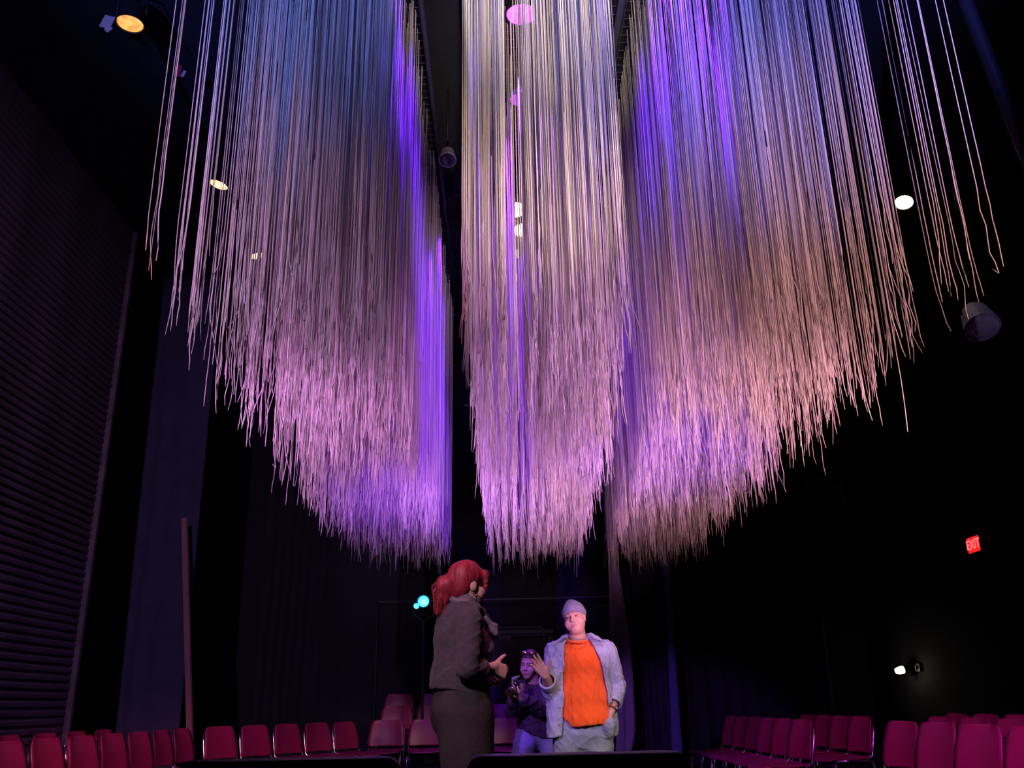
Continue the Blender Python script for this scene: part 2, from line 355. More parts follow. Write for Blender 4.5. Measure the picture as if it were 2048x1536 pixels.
# ------------------------------------------------------------------ overhead pipes and lamps
def long_pipe(x, z, y0, y1, label):
    r_ = empty('lighting_pipe', (x, (y0 + y1) / 2, z)); tag(r_, label, 'pipe'); h = (y1 - y0) / 2
    tube('pipe', [(0, -h, 0), (0, h, 0)], .024, M['black'], r_)
    for yy in (-h * .8, 0, h * .8): tube('hanger', [(0, yy, 0), (0, yy, CEIL - z)], .01, M['black'], r_)
long_pipe(-3.26, 6.95, 3.5, 14.5, 'black lighting pipe carrying the left row of amber lamps')
long_pipe(.27, 6.95, 5.5, 13.0, 'black lighting pipe above the middle string curtain')
long_pipe(5.0, 6.95, 5.5, 14.5, 'black lighting pipe carrying the right pair of lamps')
def lamp(px, py, z, size, m, label, tilt=(0, 0), name='ceiling_lamp', watts=0, col=WARM, group=None, unlit=False, top=6.93):
    p = pz(px, py, z); r_ = empty(name, tuple(p)); tag(r_, label, 'lamp', group)
    R = size / 2
    T = Matrix.Rotation(tilt[0], 4, 'X') @ Matrix.Rotation(tilt[1], 4, 'Y')
    lathe('housing', [(R * .45, R * 2.1), (R * .8, R * 1.6), (R * 1.02, R * .3), (R * 1.08, 0), (R * .99, -.004), (R * .95, R * .2), (R * .7, R * 1.2)], M['black'] if not unlit else M['scoop'], r_, 22, T)
    if not unlit:
        lathe('lens', [(0, -.012), (R * .5, -.008), (R * .94, .006), (R * .94, .02), (0, .02)], m, r_, 22, T)
    else:
        lathe('lens', [(0, -R * .10), (R * .6, -R * .06), (R * .97, .004), (R * .97, .02), (0, .03)], m, r_, 22, T)
    tube('yoke', [(-R * 1.1, 0, R * .8), (-R * 1.15, 0, R * 2.4), (0, 0, R * 2.9), (R * 1.15, 0, R * 2.4), (R * 1.1, 0, R * .8)], .008, M['black'], r_, 6)
    tube('stem', [(0, 0, R * 2.85), (0, 0, top - p[2])], .011, M['black'], r_, 6)
    if watts:
        d = bpy.data.lights.new('lamp_glow', 'SPOT'); d.energy = watts; d.color = col; d.spot_size = math.radians(80); d.spot_blend = .8; d.shadow_soft_size = .06
        lo = link(bpy.data.objects.new('lamp_glow', d), r_); lo.location = (0, 0, -.03); lo.rotation_euler = (tilt[0], tilt[1], 0)
    return r_
g = 'amber lamps of the left row'
lamp(260, 48, 6.6, .23, M['lamp_orange'], 'nearest and largest orange lamp at top left, clear of the strings', watts=6, col=(1, .5, .15))
lamp(437, 370, 6.6, .22, M['lamp_amber'], 'second amber lamp from the top in the left row', watts=6, col=(1, .5, .15), tilt=(.0, .25))
lamp(515, 512, 6.6, .21, M['lamp_amber'], 'third amber lamp of the left row, seen through the strings', watts=4, col=(1, .5, .15), tilt=(.1, -.25))
lamp(586, 643, 6.6, .20, M['lamp_orange'], 'farthest and dimmest amber lamp of the left row', watts=2, col=(1, .5, .15))
lamp(1808, 405, 6.5, .21, M['lamp_white'], 'bright white lamp shining through the right strings', tilt=(-.35, .3), watts=10)
lamp(1620, 602, 6.5, .17, M['lamp_yellow'], 'small yellow lamp behind the right string curtain', tilt=(-.5, .2), watts=4)
lamp(1043, 30, 6.3, .26, M['lamp_violet'], 'large violet stage lamp at the top of the middle curtain', name='stage_lamp')
lamp(1042, 200, 6.3, .22, M['lamp_dimviolet'], 'dim violet stage lamp below the large violet one', name='stage_lamp')
lamp(1033, 420, 6.5, .20, M['lamp_white'], 'upper bright warm lamp inside the middle curtain', tilt=(-.6, 0), watts=12)
lamp(1042, 461, 6.5, .19, M['lamp_white'], 'bright warm lamp just below the upper one inside the middle curtain', tilt=(-.6, 0), watts=12)
lamp(1034, 508, 6.5, .20, M['lamp_yellow'], 'half hidden warm lamp third from the top inside the middle curtain', tilt=(-.2, 0))
lamp(1030, 555, 6.5, .18, M['lamp_yellow'], 'lowest small warm lamp inside the middle curtain', tilt=(-.2, 0))
lamp(1965, 655, 4.55, .34, M['scoopglass'], 'unlit grey scoop lamp hanging low at the right', unlit=True, tilt=(-.55, .1), top=CEIL, name='scoop_lamp')
lamp(895, 320, 6.2, .17, M['glass'], 'unlit dark round lamp in the gap left of the middle curtain', unlit=True, tilt=(-.4, 0), top=CEIL, name='scoop_lamp')
# clamp with hanging card, tag, and ring
p = pz(215, 44, 6.7); k = empty('hanging_card', tuple(p)); tag(k, 'crumpled pale card hanging beside the nearest orange lamp', 'card')
box('card', (0, 0, 0), (.10, .012, .13), M['palecard'], k, .004, Matrix.Rotation(.3, 3, 'Y')); box('card_tip', (.02, -.004, -.08), (.05, .01, .06), M['palecard'], k, .003, Matrix.Rotation(.8, 3, 'Y'))
tube('cord', [(0, 0, .06), (0, 0, CEIL - p[2])], .004, M['black'], k, 5)
p = pz(358, 142, 6.7); k = empty('hanging_tag', tuple(p)); tag(k, 'small red tag with a white corner hanging behind the leftmost strings', 'tag')
box('tag_plate', (0, 0, 0), (.045, .01, .13), M['redtag'], k, .003); box('tag_corner', (.045, .004, -.03), (.03, .008, .07), M['palecard'], k, .002, Matrix.Rotation(.3, 3, 'Y'))
tube('cord', [(0, 0, .06), (0, 0, CEIL - p[2])], .004, M['black'], k, 5)
p = pz(1928, 155, 6.3); k = empty('hanging_ring', tuple(p)); tag(k, 'tiny metal ring dangling to the right of the last strings', 'ring')
tube('ring', [(.03 * math.cos(t), 0, .03 * math.sin(t)) for t in np.linspace(0, 2 * math.pi, 14)], .006, M['vent'], k, 6)
tube('cord', [(0, 0, .03), (0, 0, CEIL - p[2])], .003, M['black'], k, 5)
# slanting brace pipe upper right
a = pd(1925, -10, 5.6); b = pd(2120, 480, 6.6)
k = empty('brace_pipe', tuple(b)); tag(k, 'dark slanting brace pipe in the upper right corner', 'pipe')
dd = Vector(a) - Vector(b); top = dd * ((CEIL - b[2]) / dd.z); bot = -dd * ((b[2] - 3.0) / dd.z)
tube('pipe', [tuple(bot), tuple(top)], .055, M['pipe'], k, 12)
lathe('ceiling_flange', [(.10, 0), (.10, .02), (.06, .03)], M['pipe'], k, 14, Matrix.Translation(top - Vector((0, 0, .03))))
lathe('end_cap', [(.058, -.01), (.062, .03)], M['pipe'], k, 14, Matrix.Translation(bot))
# cyan stage light at the back
p = pd(847, 1203, 12.55); k = empty('stage_light', (p[0], p[1], 0)); tag(k, 'cyan stage light on a floor stand left of the red-haired woman', 'lamp')
Tm = Matrix.Translation((0, 0, p[2])) @ Matrix.Rotation(math.radians(88), 4, 'X')
lathe('housing', [(.05, -.22), (.085, -.16), (.088, .02), (.082, .03), (.074, .0)], M['black'], k, 20, Tm)
lathe('lens', [(0, .02), (.045, .016), (.070, .0), (.070, -.02), (0, -.02)], M['lamp_cyan'], k, 20, Tm)
lathe('side_lens', [(0, .01), (.035, .006), (.035, -.02), (0, -.02)], M['lamp_cyan'], k, 14, Matrix.Translation((-.095, -.02, p[2] - .06)) @ Matrix.Rotation(math.radians(88), 4, 'X'))
tube('yoke', [(-.14, .08, p[2]), (-.15, .08, p[2] - .16), (0, .06, p[2] - .26), (.15, .08, p[2] - .16), (.14, .08, p[2])], .010, M['black'], k)
tube('stand', [(0, .06, .05), (0, .06, p[2] - .24)], .02, M['black'], k)
lathe('stand_base', [(.12, 0), (.12, .02), (.03, .05)], M['black'], k, 18, Matrix.Translation((0, .06, .002)))
d = bpy.data.lights.new('lamp_glow', 'SPOT'); d.energy = 30; d.color = (.05, .5, 1); d.spot_size = 1.6; d.spot_blend = .9; d.shadow_soft_size = .08
lo = link(bpy.data.objects.new('lamp_glow', d), k); lo.location = (0, -.06, p[2]); lo.rotation_euler = (math.radians(80), 0, 0)

# ------------------------------------------------------------------ string curtains
H = 6.5
def strings(outer, inner, Y0, Y1, zt, seed, side, longs=()):
    g_ = np.random.default_rng(seed)
    yo = [p_[0] for p_ in outer]; xo = [p_[1] for p_ in outer]; yi = [p_[0] for p_ in inner]; xi = [p_[1] for p_ in inner]
    S = []
    for y in np.arange(Y0, Y1, .1):
        a, b = sorted((np.interp(y, yo, xo), np.interp(y, yi, xi)))
        for x in np.arange(a + .02, b, .1):
            near = min(1, .16 + (y - Y0) * (.42 if side else 1.2))
            if side == 0 and y < 10.2 and abs(x - .0265 * y) < .05 + .002 * y and g_.random() < .86: continue      # the slot the lamp pipe hangs in
            if side: near *= min(1, .42 + 1.3 * abs(x - np.interp(y, yo, xo)) + .10 * max(0, y - 7))
            if g_.random() > .80 * near: continue
            for _ in range(g_.integers(2, 7) if y > Y0 + .5 else g_.integers(1, 3)):
                S.append((np.clip(x + g_.normal(0, .026), a, b), y + g_.normal(0, .03), x, y, zt + .10 * g_.standard_normal() + .10 * g_.random() + .12 * math.sin(x * 23 + y * 3) * g_.random()))
    S += [(l[0], l[1], l[0], l[1], l[2]) for l in longs]
    return np.array(sorted(S, key=lambda s: s[1]))
def string_verts(s, g_):
    x, y, kx, ky, zt = s
    up = np.array([.0, .06, .12, .18, .25, .33, .42, .55, .75, 1.1])[::-1]
    zs = np.concatenate([[H, H - 1.2, H - 2.4], zt + up]); n = len(zs)
    t = np.clip((H - zs) / (H - zt), 0, 1) ** 1.5 * .40                      # strings of one knot draw together lower down
    end = np.clip((zt + .45 - zs) / .45, 0, 1)                               # the loose last half metre
    crimp = np.clip((zt + .9 - zs) / .9, 0, 1)
    c = g_.normal(0, .034 if g_.random() < .16 else .011, 2); c2 = g_.normal(0, .012, 2); ph = g_.uniform(0, 6.28, 2); fr = g_.uniform(14, 30); am = abs(g_.normal(0, .0040))
    P = np.zeros((n, 3)); P[:, 2] = zs
    for a_, (p0, k0) in enumerate(((x, kx), (y, ky))):
        P[:, a_] = p0 + (k0 + c2[a_] - p0) * t + c[a_] * end ** 2.2 + am * crimp * np.sin(zs * fr + ph[a_]) + g_.normal(0, .0008, n) * crimp
    if g_.random() < .07:     # a tip that curls back up
        P[-1, 2] = P[-2, 2] + g_.uniform(.0, .04); P[-1, :2] += g_.normal(0, .02, 2); P[-2, :2] += g_.normal(0, .008, 2)
    r_ = .0027 * g_.uniform(.8, 1.3)
    rad = np.full(n, r_); rad[-1] *= .5
    ang = g_.uniform(0, 6.28) + np.arange(3) * 2.0944
    ring = np.stack([np.cos(ang), np.sin(ang), 0 * ang], 1)
    V = P[:, None, :] + ring[None] * rad[:, None, None]
    return V.reshape(-1, 3)
NR = 13
SF = np.array([(i * 3 + k, i * 3 + (k + 1) % 3, (i + 1) * 3 + (k + 1) % 3, (i + 1) * 3 + k) for i in range(NR - 1) for k in range(3)])
def fast_mesh(name, V, Q, m, tint=None, smooth=True):
    me = bpy.data.meshes.new(name); me.vertices.add(len(V)); me.vertices.foreach_set('co', V.astype(np.float32).ravel())
    me.loops.add(Q.size); me.loops.foreach_set('vertex_index', Q.astype(np.int32).ravel())
    me.polygons.add(len(Q)); me.polygons.foreach_set('loop_start', np.arange(0, Q.size, Q.shape[1], dtype=np.int32))
    if smooth: me.polygons.foreach_set('use_smooth', np.ones(len(Q), bool))
    me.update(calc_edges=True)
    if tint is not None:
        at = me.color_attributes.new('tint', 'FLOAT_COLOR', 'POINT')
        c4 = np.ones((len(V), 4), np.float32); c4[:, :3] = tint; at.data.foreach_set('color', c4.ravel())
    me.materials.append(m); return me
def curtain_of_strings(label, group, S, seed, fx0, fx1, Y0, Y1):
    root = empty('string_curtain', ((fx0 + fx1) / 2, (Y0 + Y1) / 2, H)); tag(root, label, 'string art', group)
    off = np.array(root.location); g_ = np.random.default_rng(seed)
    Vs = []; Ts = []
    for i, s in enumerate(S):
        V = string_verts(s, g_) - off
        t = np.array([.80, .73, .64]) * g_.uniform(.62, 1.08) * np.array([1, g_.uniform(.95, 1.02), g_.uniform(.88, 1.05)])
        if i < 300:
            link(bpy.data.objects.new('string', fast_mesh('string', V, SF, M['rope'], np.tile(t, (len(V), 1)))), root)
        else:
            Vs.append(V); Ts.append(np.tile(t, (len(V), 1)))
    n = len(Vs); Q = (SF[None] + (np.arange(n) * NR * 3)[:, None, None]).reshape(-1, 4)
    o = link(bpy.data.objects.new('string_mass', fast_mesh('string_mass', np.concatenate(Vs), Q, M['rope'], np.concatenate(Ts))), root)
    o['kind'] = 'stuff'
    # the wire grid the strings are knotted to, and its pipe frame
    bm = bmesh.new(); cx, cy, _ = off
    for x in np.arange(fx0, fx1 + .01, .1): add_tube(bm, [(x - cx, Y0 - cy, 0), (x - cx, Y1 - cy, 0)], .0022, 4, False)
    for y in np.arange(Y0, Y1 + .01, .1): add_tube(bm, [(fx0 - cx, y - cy, .004), (fx1 - cx, y - cy, .004)], .0022, 4, False)
    bm_obj('wire_grid', bm, M['wire'], root)
    for x in (fx0 - .03, fx1 + .03): tube('frame_pipe', [(x - cx, Y0 - cy - .03, .01), (x - cx, Y1 - cy + .03, .01)], .022, M['pipe'], root)
    for y in (Y0 - .03, Y1 + .03): tube('frame_pipe', [(fx0 - cx - .03, y - cy, .01), (fx1 - cx + .03, y - cy, .01)], .022, M['pipe'], root)
    for x in (fx0 - .03, fx1 + .03):
        for y in (Y0 + .6, (Y0 + Y1) / 2, Y1 - .6): tube('suspension_wire', [(x - cx, y - cy, 0), (x - cx, y - cy, CEIL - H)], .003, M['pipe'], root, 5)
    return root
SL = strings([(3.6, -1.62), (4.2, -1.68), (4.8, -1.72), (6, -1.80), (7.3, -1.86), (9.6, -1.92), (11.2, -1.84), (12.4, -1.55)], [(3, -.66), (13, -.66)], 3.65, 12.4, 2.80, 11, -1, [tuple(pz(x_, y_, z_)) for (x_, y_, z_) in ((283, 505, 2.8), (292, 556, 2.75), (300, 540, 2.78), (303, 520, 2.85), (340, 590, 2.8), (352, 605, 2.75), (362, 560, 2.85))])
SC = strings([(3.6, .66), (4.9, .76), (6.2, .88), (7.5, .95), (9.8, 1.04), (12.6, 1.0)], [(3, -.2), (8, -.19), (12.5, -.13)], 3.9, 12.6, 2.80, 12, 0, [(1.03, 12.3, 2.55)])
lg = pz(1820, 863, 2.45)
SR = strings([(3.9, 2.50), (4.9, 2.46), (7.2, 2.52), (11.8, 2.60), (12.9, 2.25)], [(4, 1.13), (6, 1.15), (9, 1.29), (13, 1.50)], 3.95, 12.9, 2.80, 13, 1, [(lg[0], lg[1], lg[2]), (2.50, 8.0, 2.62)] + [tuple(pz(x_, y_, z_)) for (x_, y_, z_) in ((2004, 533, 2.8), (1996, 574, 2.8), (1962, 592, 2.78), (1946, 520, 2.82), (1930, 575, 2.8), (1915, 600, 2.78), (1900, 560, 2.8))])
curtain_of_strings('left curtain of hanging strings, blue above and violet along its inner edge', 'curtains of hanging strings', SL, 21, -1.93, -.64, 3.6, 12.45)
curtain_of_strings('middle curtain of hanging strings, cream above and lilac below', 'curtains of hanging strings', SC, 22, -.22, 1.04, 3.8, 12.65)
curtain_of_strings('right curtain of hanging strings, blue above and rose pink below', 'curtains of hanging strings', SR, 23, 1.12, 2.62, 3.85, 12.95)
#PEOPLE_BEGIN
# ------------------------------------------------------------------ people: signed-distance bodies meshed with surface nets
def V3(*a): return np.array(a, float)
def unit(v): v = np.asarray(v, float); return v / np.linalg.norm(v)
class Field:
    def __init__(s, lo, hi, vox):
        s.lo = np.array(lo, float); s.v = vox; s.n = np.ceil((np.array(hi) - s.lo) / vox).astype(int) + 1
        s.f = np.full(s.n, .25, np.float32)
        s.ax = [(s.lo[i] + vox * np.arange(s.n[i])).astype(np.float32) for i in range(3)]
    def sl(s, lo, hi):
        a = np.clip(np.floor((np.array(lo) - s.lo) / s.v).astype(int), 0, s.n - 1); b = np.clip(np.ceil((np.array(hi) - s.lo) / s.v).astype(int) + 1, 1, s.n)
        sl = tuple(slice(a[i], max(b[i], a[i] + 1)) for i in range(3))
        return sl, s.ax[0][sl[0]][:, None, None], s.ax[1][sl[1]][None, :, None], s.ax[2][sl[2]][None, None, :]
    def merge(s, sl, d, k, sub=False):
        a = s.f[sl]
        if sub:
            d = -d; h = np.clip(.5 - .5 * (a - d) / k, 0, 1) if k else (a < d) * 1.
            s.f[sl] = a * (1 - h) + d * h + k * h * (1 - h)
        else:
            h = np.clip(.5 + .5 * (a - d) / k, 0, 1) if k else (a > d) * 1.
            s.f[sl] = a * (1 - h) + d * h - k * h * (1 - h)
    def cap(s, a, b, ra, rb=None, k=.02, sub=False):
        rb = ra if rb is None else rb; a = np.asarray(a, float); b = np.asarray(b, float)
        m = max(ra, rb) + k + .03
        sl, X, Y, Z = s.sl(np.minimum(a, b) - m, np.maximum(a, b) + m)
        d = b - a; L2 = max(d @ d, 1e-9)
        t = np.clip(((X - a[0]) * d[0] + (Y - a[1]) * d[1] + (Z - a[2]) * d[2]) / L2, 0, 1)
        q = np.sqrt((X - a[0] - t * d[0]) ** 2 + (Y - a[1] - t * d[1]) ** 2 + (Z - a[2] - t * d[2]) ** 2) - (ra + (rb - ra) * t)
        s.merge(sl, q, k, sub)
    def ell(s, c, r, R=None, k=.02, sub=False):
        c = np.asarray(c, float); r = np.asarray(r, float); m = r.max() + k + .03
        sl, X, Y, Z = s.sl(c - m, c + m); X = X - c[0]; Y = Y - c[1]; Z = Z - c[2]
        if R is not None: X, Y, Z = [R[0, i] * X + R[1, i] * Y + R[2, i] * Z for i in range(3)]   # R columns = local axes
        k0 = np.sqrt((X / r[0]) ** 2 + (Y / r[1]) ** 2 + (Z / r[2]) ** 2); k1 = np.sqrt((X / r[0] ** 2) ** 2 + (Y / r[1] ** 2) ** 2 + (Z / r[2] ** 2) ** 2) + 1e-6
        s.merge(sl, k0 * (k0 - 1) / k1, k, sub)
    def grids(s): return s.ax[0][:, None, None], s.ax[1][None, :, None], s.ax[2][None, None, :]
    def keep(s, d): s.f = np.maximum(s.f, d.astype(np.float32))      # intersection with d<0
    def cut(s, d): s.f = np.maximum(s.f, -d.astype(np.float32))
    def mesh(s):
        f = s.f; f[0] = f[-1] = .2; f[:, 0] = f[:, -1] = .2; f[:, :, 0] = f[:, :, -1] = .2
        g = f < 0; n = s.n
        cnt = np.zeros(n - 1, np.uint8)
        for dx in (0, 1):
            for dy in (0, 1):
                for dz in (0, 1): cnt += g[dx:n[0] - 1 + dx, dy:n[1] - 1 + dy, dz:n[2] - 1 + dz]
        I = np.argwhere((cnt > 0) & (cnt < 8)); idx = np.full(n - 1, -1, np.int32); idx[tuple(I.T)] = np.arange(len(I))
        acc = np.zeros((len(I), 3)); num = np.zeros(len(I))
        cor = [(0, 0, 0), (1, 0, 0), (0, 1, 0), (1, 1, 0), (0, 0, 1), (1, 0, 1), (0, 1, 1), (1, 1, 1)]
        val = [f[tuple((I + c).T)] for c in cor]
        for i in range(8):
            for ax in range(3):
                if cor[i][ax] == 0:
                    j = i + (1, 2, 4)[ax]; a, b = val[i], val[j]; mk = (a < 0) != (b < 0)
                    t = np.where(mk, a / np.where(mk, a - b, 1), 0); pnt = np.tile(np.array(cor[i], float), (len(I), 1)); pnt[:, ax] += t
                    acc[mk] += pnt[mk]; num[mk] += 1
        V = s.lo + (I + acc / num[:, None]) * s.v
        Q = []
        for ax in range(3):
            b, c = [(1, 2), (2, 0), (0, 1)][ax]
            sa = [slice(1, n[i] - 1) for i in range(3)]; sb = list(sa); sa[ax] = slice(0, n[ax] - 1); sb[ax] = slice(1, n[ax])
            g0, g1 = g[tuple(sa)], g[tuple(sb)]
            for flip, mk in ((0, g0 & ~g1), (1, ~g0 & g1)):
                E_ = np.argwhere(mk); off = np.ones(3, int); off[ax] = 0; E_ = E_ + off
                def ci(db, dc):
                    e = E_.copy(); e[:, b] += db; e[:, c] += dc; return idx[tuple(e.T)]
                q = np.stack([ci(-1, -1), ci(0, -1), ci(0, 0), ci(-1, 0)], 1)
                Q.append(q[:, ::-1] if flip else q)
        return V, np.concatenate(Q)
def vnormals(V, Q):
    n = np.cross(V[Q[:, 2]] - V[Q[:, 0]], V[Q[:, 3]] - V[Q[:, 1]]); N = np.zeros_like(V)
    for k in range(4): np.add.at(N, Q[:, k], n)
    return N / (np.linalg.norm(N, axis=1, keepdims=True) + 1e-12)
def wrinkle(P, seed, freq, dirs=6, aniso=(1, 1, 1)):
    g_ = np.random.default_rng(seed); out = 0; P = P * np.array(aniso)
    if seed >= 100: dirs = 3
    for i in range(dirs):
        d = unit(g_.normal(size=3)); e = unit(g_.normal(size=3))
        ph_ = (P @ d * freq * g_.uniform(.7, 1.5) + 1.6 * np.sin(P @ e * freq * .5 + g_.uniform(0, 6)) + g_.uniform(0, 6))
        out = out + (np.sin(ph_) if seed < 100 else 1.9 * (.80 - np.sqrt(np.abs(np.sin(ph_ * .5)))))
    return out / dirs
def relax(V, Q, it=1):
    for _ in range(it):
        S_ = np.zeros_like(V); n = np.zeros(len(V))
        for k in range(4):
            for j in (1, 3):
                np.add.at(S_, Q[:, k], V[Q[:, (k + j) % 4]]); np.add.at(n, Q[:, k], 1)
        V = V * .4 + .6 * S_ / np.maximum(n, 1)[:, None]
    return V
def field_obj(name, fld, m, root, tint=None, wr=None, rel_=1):
    V, Q = fld.mesh(); V = relax(V, Q, rel_)
    if wr:
        N = vnormals(V, Q)
        for (amp, sd, fr, an) in wr: V = V + N * (amp * wrinkle(V, sd, fr, aniso=an))[:, None]
    T = None
    if tint is not None: T = tint(V)
    off = np.array(root.location)
    return link(bpy.data.objects.new(name, fast_mesh(name, V - off, Q, m, T)), root)

class Head:
    """frame: c centre, right r, forward f, up u; s scale"""
    def __init__(s, c, f, u, sc=1, wide=1):
        s.c = np.asarray(c, float); s.f = unit(f); u = np.asarray(u, float); s.u = unit(u - s.f * (u @ s.f)); s.r = np.cross(s.f, s.u); s.s = sc; s.w = wide
        s.R = np.stack([s.r, s.f, s.u], 1)
    def p(s, x, y, z): return s.c + s.s * (x * s.w * s.r + y * s.f + z * s.u)
    def loc(s, P):
        q = (P - s.c) @ s.R / s.s; q[:, 0] /= s.w; return q
    def add(s, F_, jaw=1.0):
        sc = s.s; w_ = s.w; R = s.R
        E = lambda c, r, k=.02, sub=False: F_.ell(s.p(*c), np.array([r[0] * w_, r[1], r[2]]) * sc, R, k * sc, sub)
        K = lambda a, b, ra, rb, k=.01, sub=False: F_.cap(s.p(*a), s.p(*b), ra * sc, rb * sc, k * sc, sub)
        E((0, -.012, .038), (.076, .096, .088))
        E((0, .022, -.045), (.064 * jaw, .068, .075), .03)
        E((0, .066, -.098), (.026 * jaw, .020, .020), .03)
        for sx in (-1, 1):
            E((sx * .040, .052, -.040), (.030 * jaw, .032, .034), .02)
            K((sx * .012, .084, .026), (sx * .048, .072, .024), .011, .008, .012)
            E((sx * .032, .096, .004), (.019, .016, .012), .012, True)
            E((sx * .032, .072, .004), (.0135, .0135, .0115), .003)
            E((sx * .078 / max(w_, 1), -.006, -.006), (.010, .022, .032), .008)
            E((sx * .012, .094, -.036), (.009, .011, .008), .006)
        K((0, .086, .012), (0, .104, -.030), .009, .012, .010)
        E((0, .084, -.066), (.024, .013, .0065), .006); E((0, .081, -.080), (.020, .013, .0075), .006)
        E((0, .100, -.0725), (.024, .010, .0018), .003, True)
    def tint(s, P, base, lip=(.55, .20, .18), brow=(.10, .06, .045), lid=None):
        q = s.loc(P); T = np.tile(np.array(base, float), (len(P), 1)); x = np.abs(q[:, 0])
        front = (q[:, 1] > .03) & (np.linalg.norm(q, axis=1) < .2)
        def blend(mk, c, a=1): T[mk] = T[mk] * (1 - a) + np.array(c) * a
        blend(front & (x > .010) & (x < .052) & (np.abs(q[:, 2] - .0255 + (x - .03) ** 2 * 4) < .0048), brow, .8)
        eye = front & (np.abs(x - .032) < .0125) & (np.abs(q[:, 2] - .003) < .0034) & (q[:, 1] > .06)
        blend(front & (np.abs(x - .032) < .017) & (np.abs(q[:, 2] - .004) < .0095), np.array(base) * .55, .6)
        blend(eye, (.24, .20, .20)); blend(eye & (np.abs(x - .032) < .0068), (.04, .025, .02))
        blend(front & (x < .025) & (np.abs(q[:, 2] + .073) < .0125 - x * .25) & (q[:, 1] > .06), lip, .8)
        blend(front & (x < .022) & (np.abs(q[:, 2] + .0728) < .0022), np.array(lip) * .3, .8)
        blend(front & (np.abs(x - .008) < .005) & (np.abs(q[:, 2] + .041) < .004) & (q[:, 1] > .08), np.array(base) * .3, .7)
        return T
def add_hand(F_, wrist, d, nrm, thumb_side, s=1., curls=(.15, .15, .15, .2), spread=.10, thumb=(.7, .6, .25), thumb_curl=.1, r=1.):
    """d: finger direction, nrm: palm normal, thumb_side: unit lateral towards the thumb"""
    d = unit(d); nrm = unit(np.asarray(nrm) - d * (np.asarray(nrm) @ d)); lat = np.cross(nrm, d)
    if lat @ np.asarray(thumb_side) < 0: lat = -lat
    wrist = np.asarray(wrist, float)
    offs = (.030, .0105, -.010, -.029); lens = (.92, 1.0, .93, .74); kn = (.090, .095, .090, .080)
    tips = []
    for o, L, kk, cu in zip(offs, lens, kn, curls):
        b = wrist + s * (lat * o * .55 + d * .01); kp = wrist + s * (lat * o + d * kk)
        F_.cap(b, kp, .0150 * s * r, .0120 * s * r, .012 * s)
    for o, L, kk, cu in zip(offs, lens, kn, curls):
        kp = wrist + s * (lat * o + d * kk); a = 0; sp = o / .03 * spread; p = kp; rr = .0098 * s * r
        for j, sg in enumerate((.043, .027, .021)):
            a += cu * (1 if j == 0 else 1.15)
            dr = (d * math.cos(sp) + lat * math.sin(sp)) * math.cos(a) + nrm * math.sin(a)
            q = p + dr * sg * L * s; F_.cap(p, q, rr, rr * .90, .003 * s); p = q; rr *= .90
        tips.append(p)
    tb = wrist + s * (lat * .020 + d * .022 + nrm * .006); td = unit(lat * thumb[0] + d * thumb[1] + nrm * thumb[2])
    t1 = tb + td * .045 * s; F_.cap(tb, t1, .0165 * s * r, .0125 * s * r, .014 * s)
    td2 = unit(td * math.cos(thumb_curl) + d * math.sin(thumb_curl)); t2 = t1 + td2 * .032 * s; F_.cap(t1, t2, .0118 * s * r, .0105 * s * r, .004)
    t3 = t2 + unit(td2 + d * thumb_curl) * .024 * s; F_.cap(t2, t3, .0105 * s * r, .0085 * s * r, .004)
    return tips
SK = dict(man=(.50, .265, .195), woman=(.66, .42, .32), third=(.60, .38, .31))
WR = (1, 1, 1)

# ---- man in the orange shirt -------------------------------------------------
D = 7.6
P = lambda x, y, dy=0: pd(x, y, D + dy)
base = P(1165, 1480); root = empty('person', (base[0], D, 0))
tag(root, 'person in orange shirt, open pale denim overshirt and grey beanie, one palm raised', 'person')
cx = base[0]
hd = Head(P(1150, 1238, .0), (-.33, -.90, .10), (-.22, 0, 1), 1.0, 1.08)
neckb = P(1156, 1290, .035)
def limbs_man(F_, t=0):
    pass
sh_r = P(1112, 1306, .02); sh_l = P(1214, 1306, .02)          # his right is left in the picture
el_r = P(1101, 1380, -.10); wr_r = P(1091, 1351, -.31)
el_l = P(1236, 1372, .05); wr_l = P(1222, 1424, -.09)
hip = P(1166, 1470, .03)
ft_r = V3(cx - .16, D + .05, 0); ft_l = V3(cx + .17, D + .02, 0)
kn_r = V3(cx - .135, D - .01, .50); kn_l = V3(cx + .145, D - .03, .50)
hp_r = V3(cx - .105, D + .02, .86); hp_l = V3(cx + .105, D + .02, .86)
lo = V3(cx - .60, D - .56, -.005); hi = V3(cx + .55, D + .34, 1.85)
B = Field(lo, hi, .0042)
hd.add(B, 1.16)
B.cap(hd.p(.004, -.025, -.06), neckb, .062, .074, .02)
B.ell(hd.p(0, .02, -.108), (.052, .05, .024), hd.R, .02)
def torso(F_, g):
    F_.ell(P(1163, 1334, .02), np.array([.215, .150, .21]) + g, None, .05)
    F_.ell(P(1166, 1400, -.01), np.array([.222, .165, .22]) + g, None, .06)
    F_.ell(P(1166, 1452, .02), np.array([.212, .160, .17]) + g, None, .05)
    F_.cap(P(1118, 1304, .03), P(1208, 1304, .03), .066 + g, None, .05)
    F_.cap(P(1140, 1288, .04), P(1176, 1288, .04), .050 + g, None, .04)
torso(B, -.02)
B.cap(sh_r, el_r, .055, .045, .04); B.cap(el_r, wr_r, .045, .031, .02); B.cap(sh_l, el_l, .055, .045, .04); B.cap(el_l, wr_l, .047, .031, .02)
B.cap(hp_r, kn_r, .10, .068, .04); B.cap(kn_r, ft_r + V3(0, .03, .08), .066, .04, .03); B.cap(hp_l, kn_l, .10, .068, .04); B.cap(kn_l, ft_l + V3(0, .03, .08), .066, .04, .03)
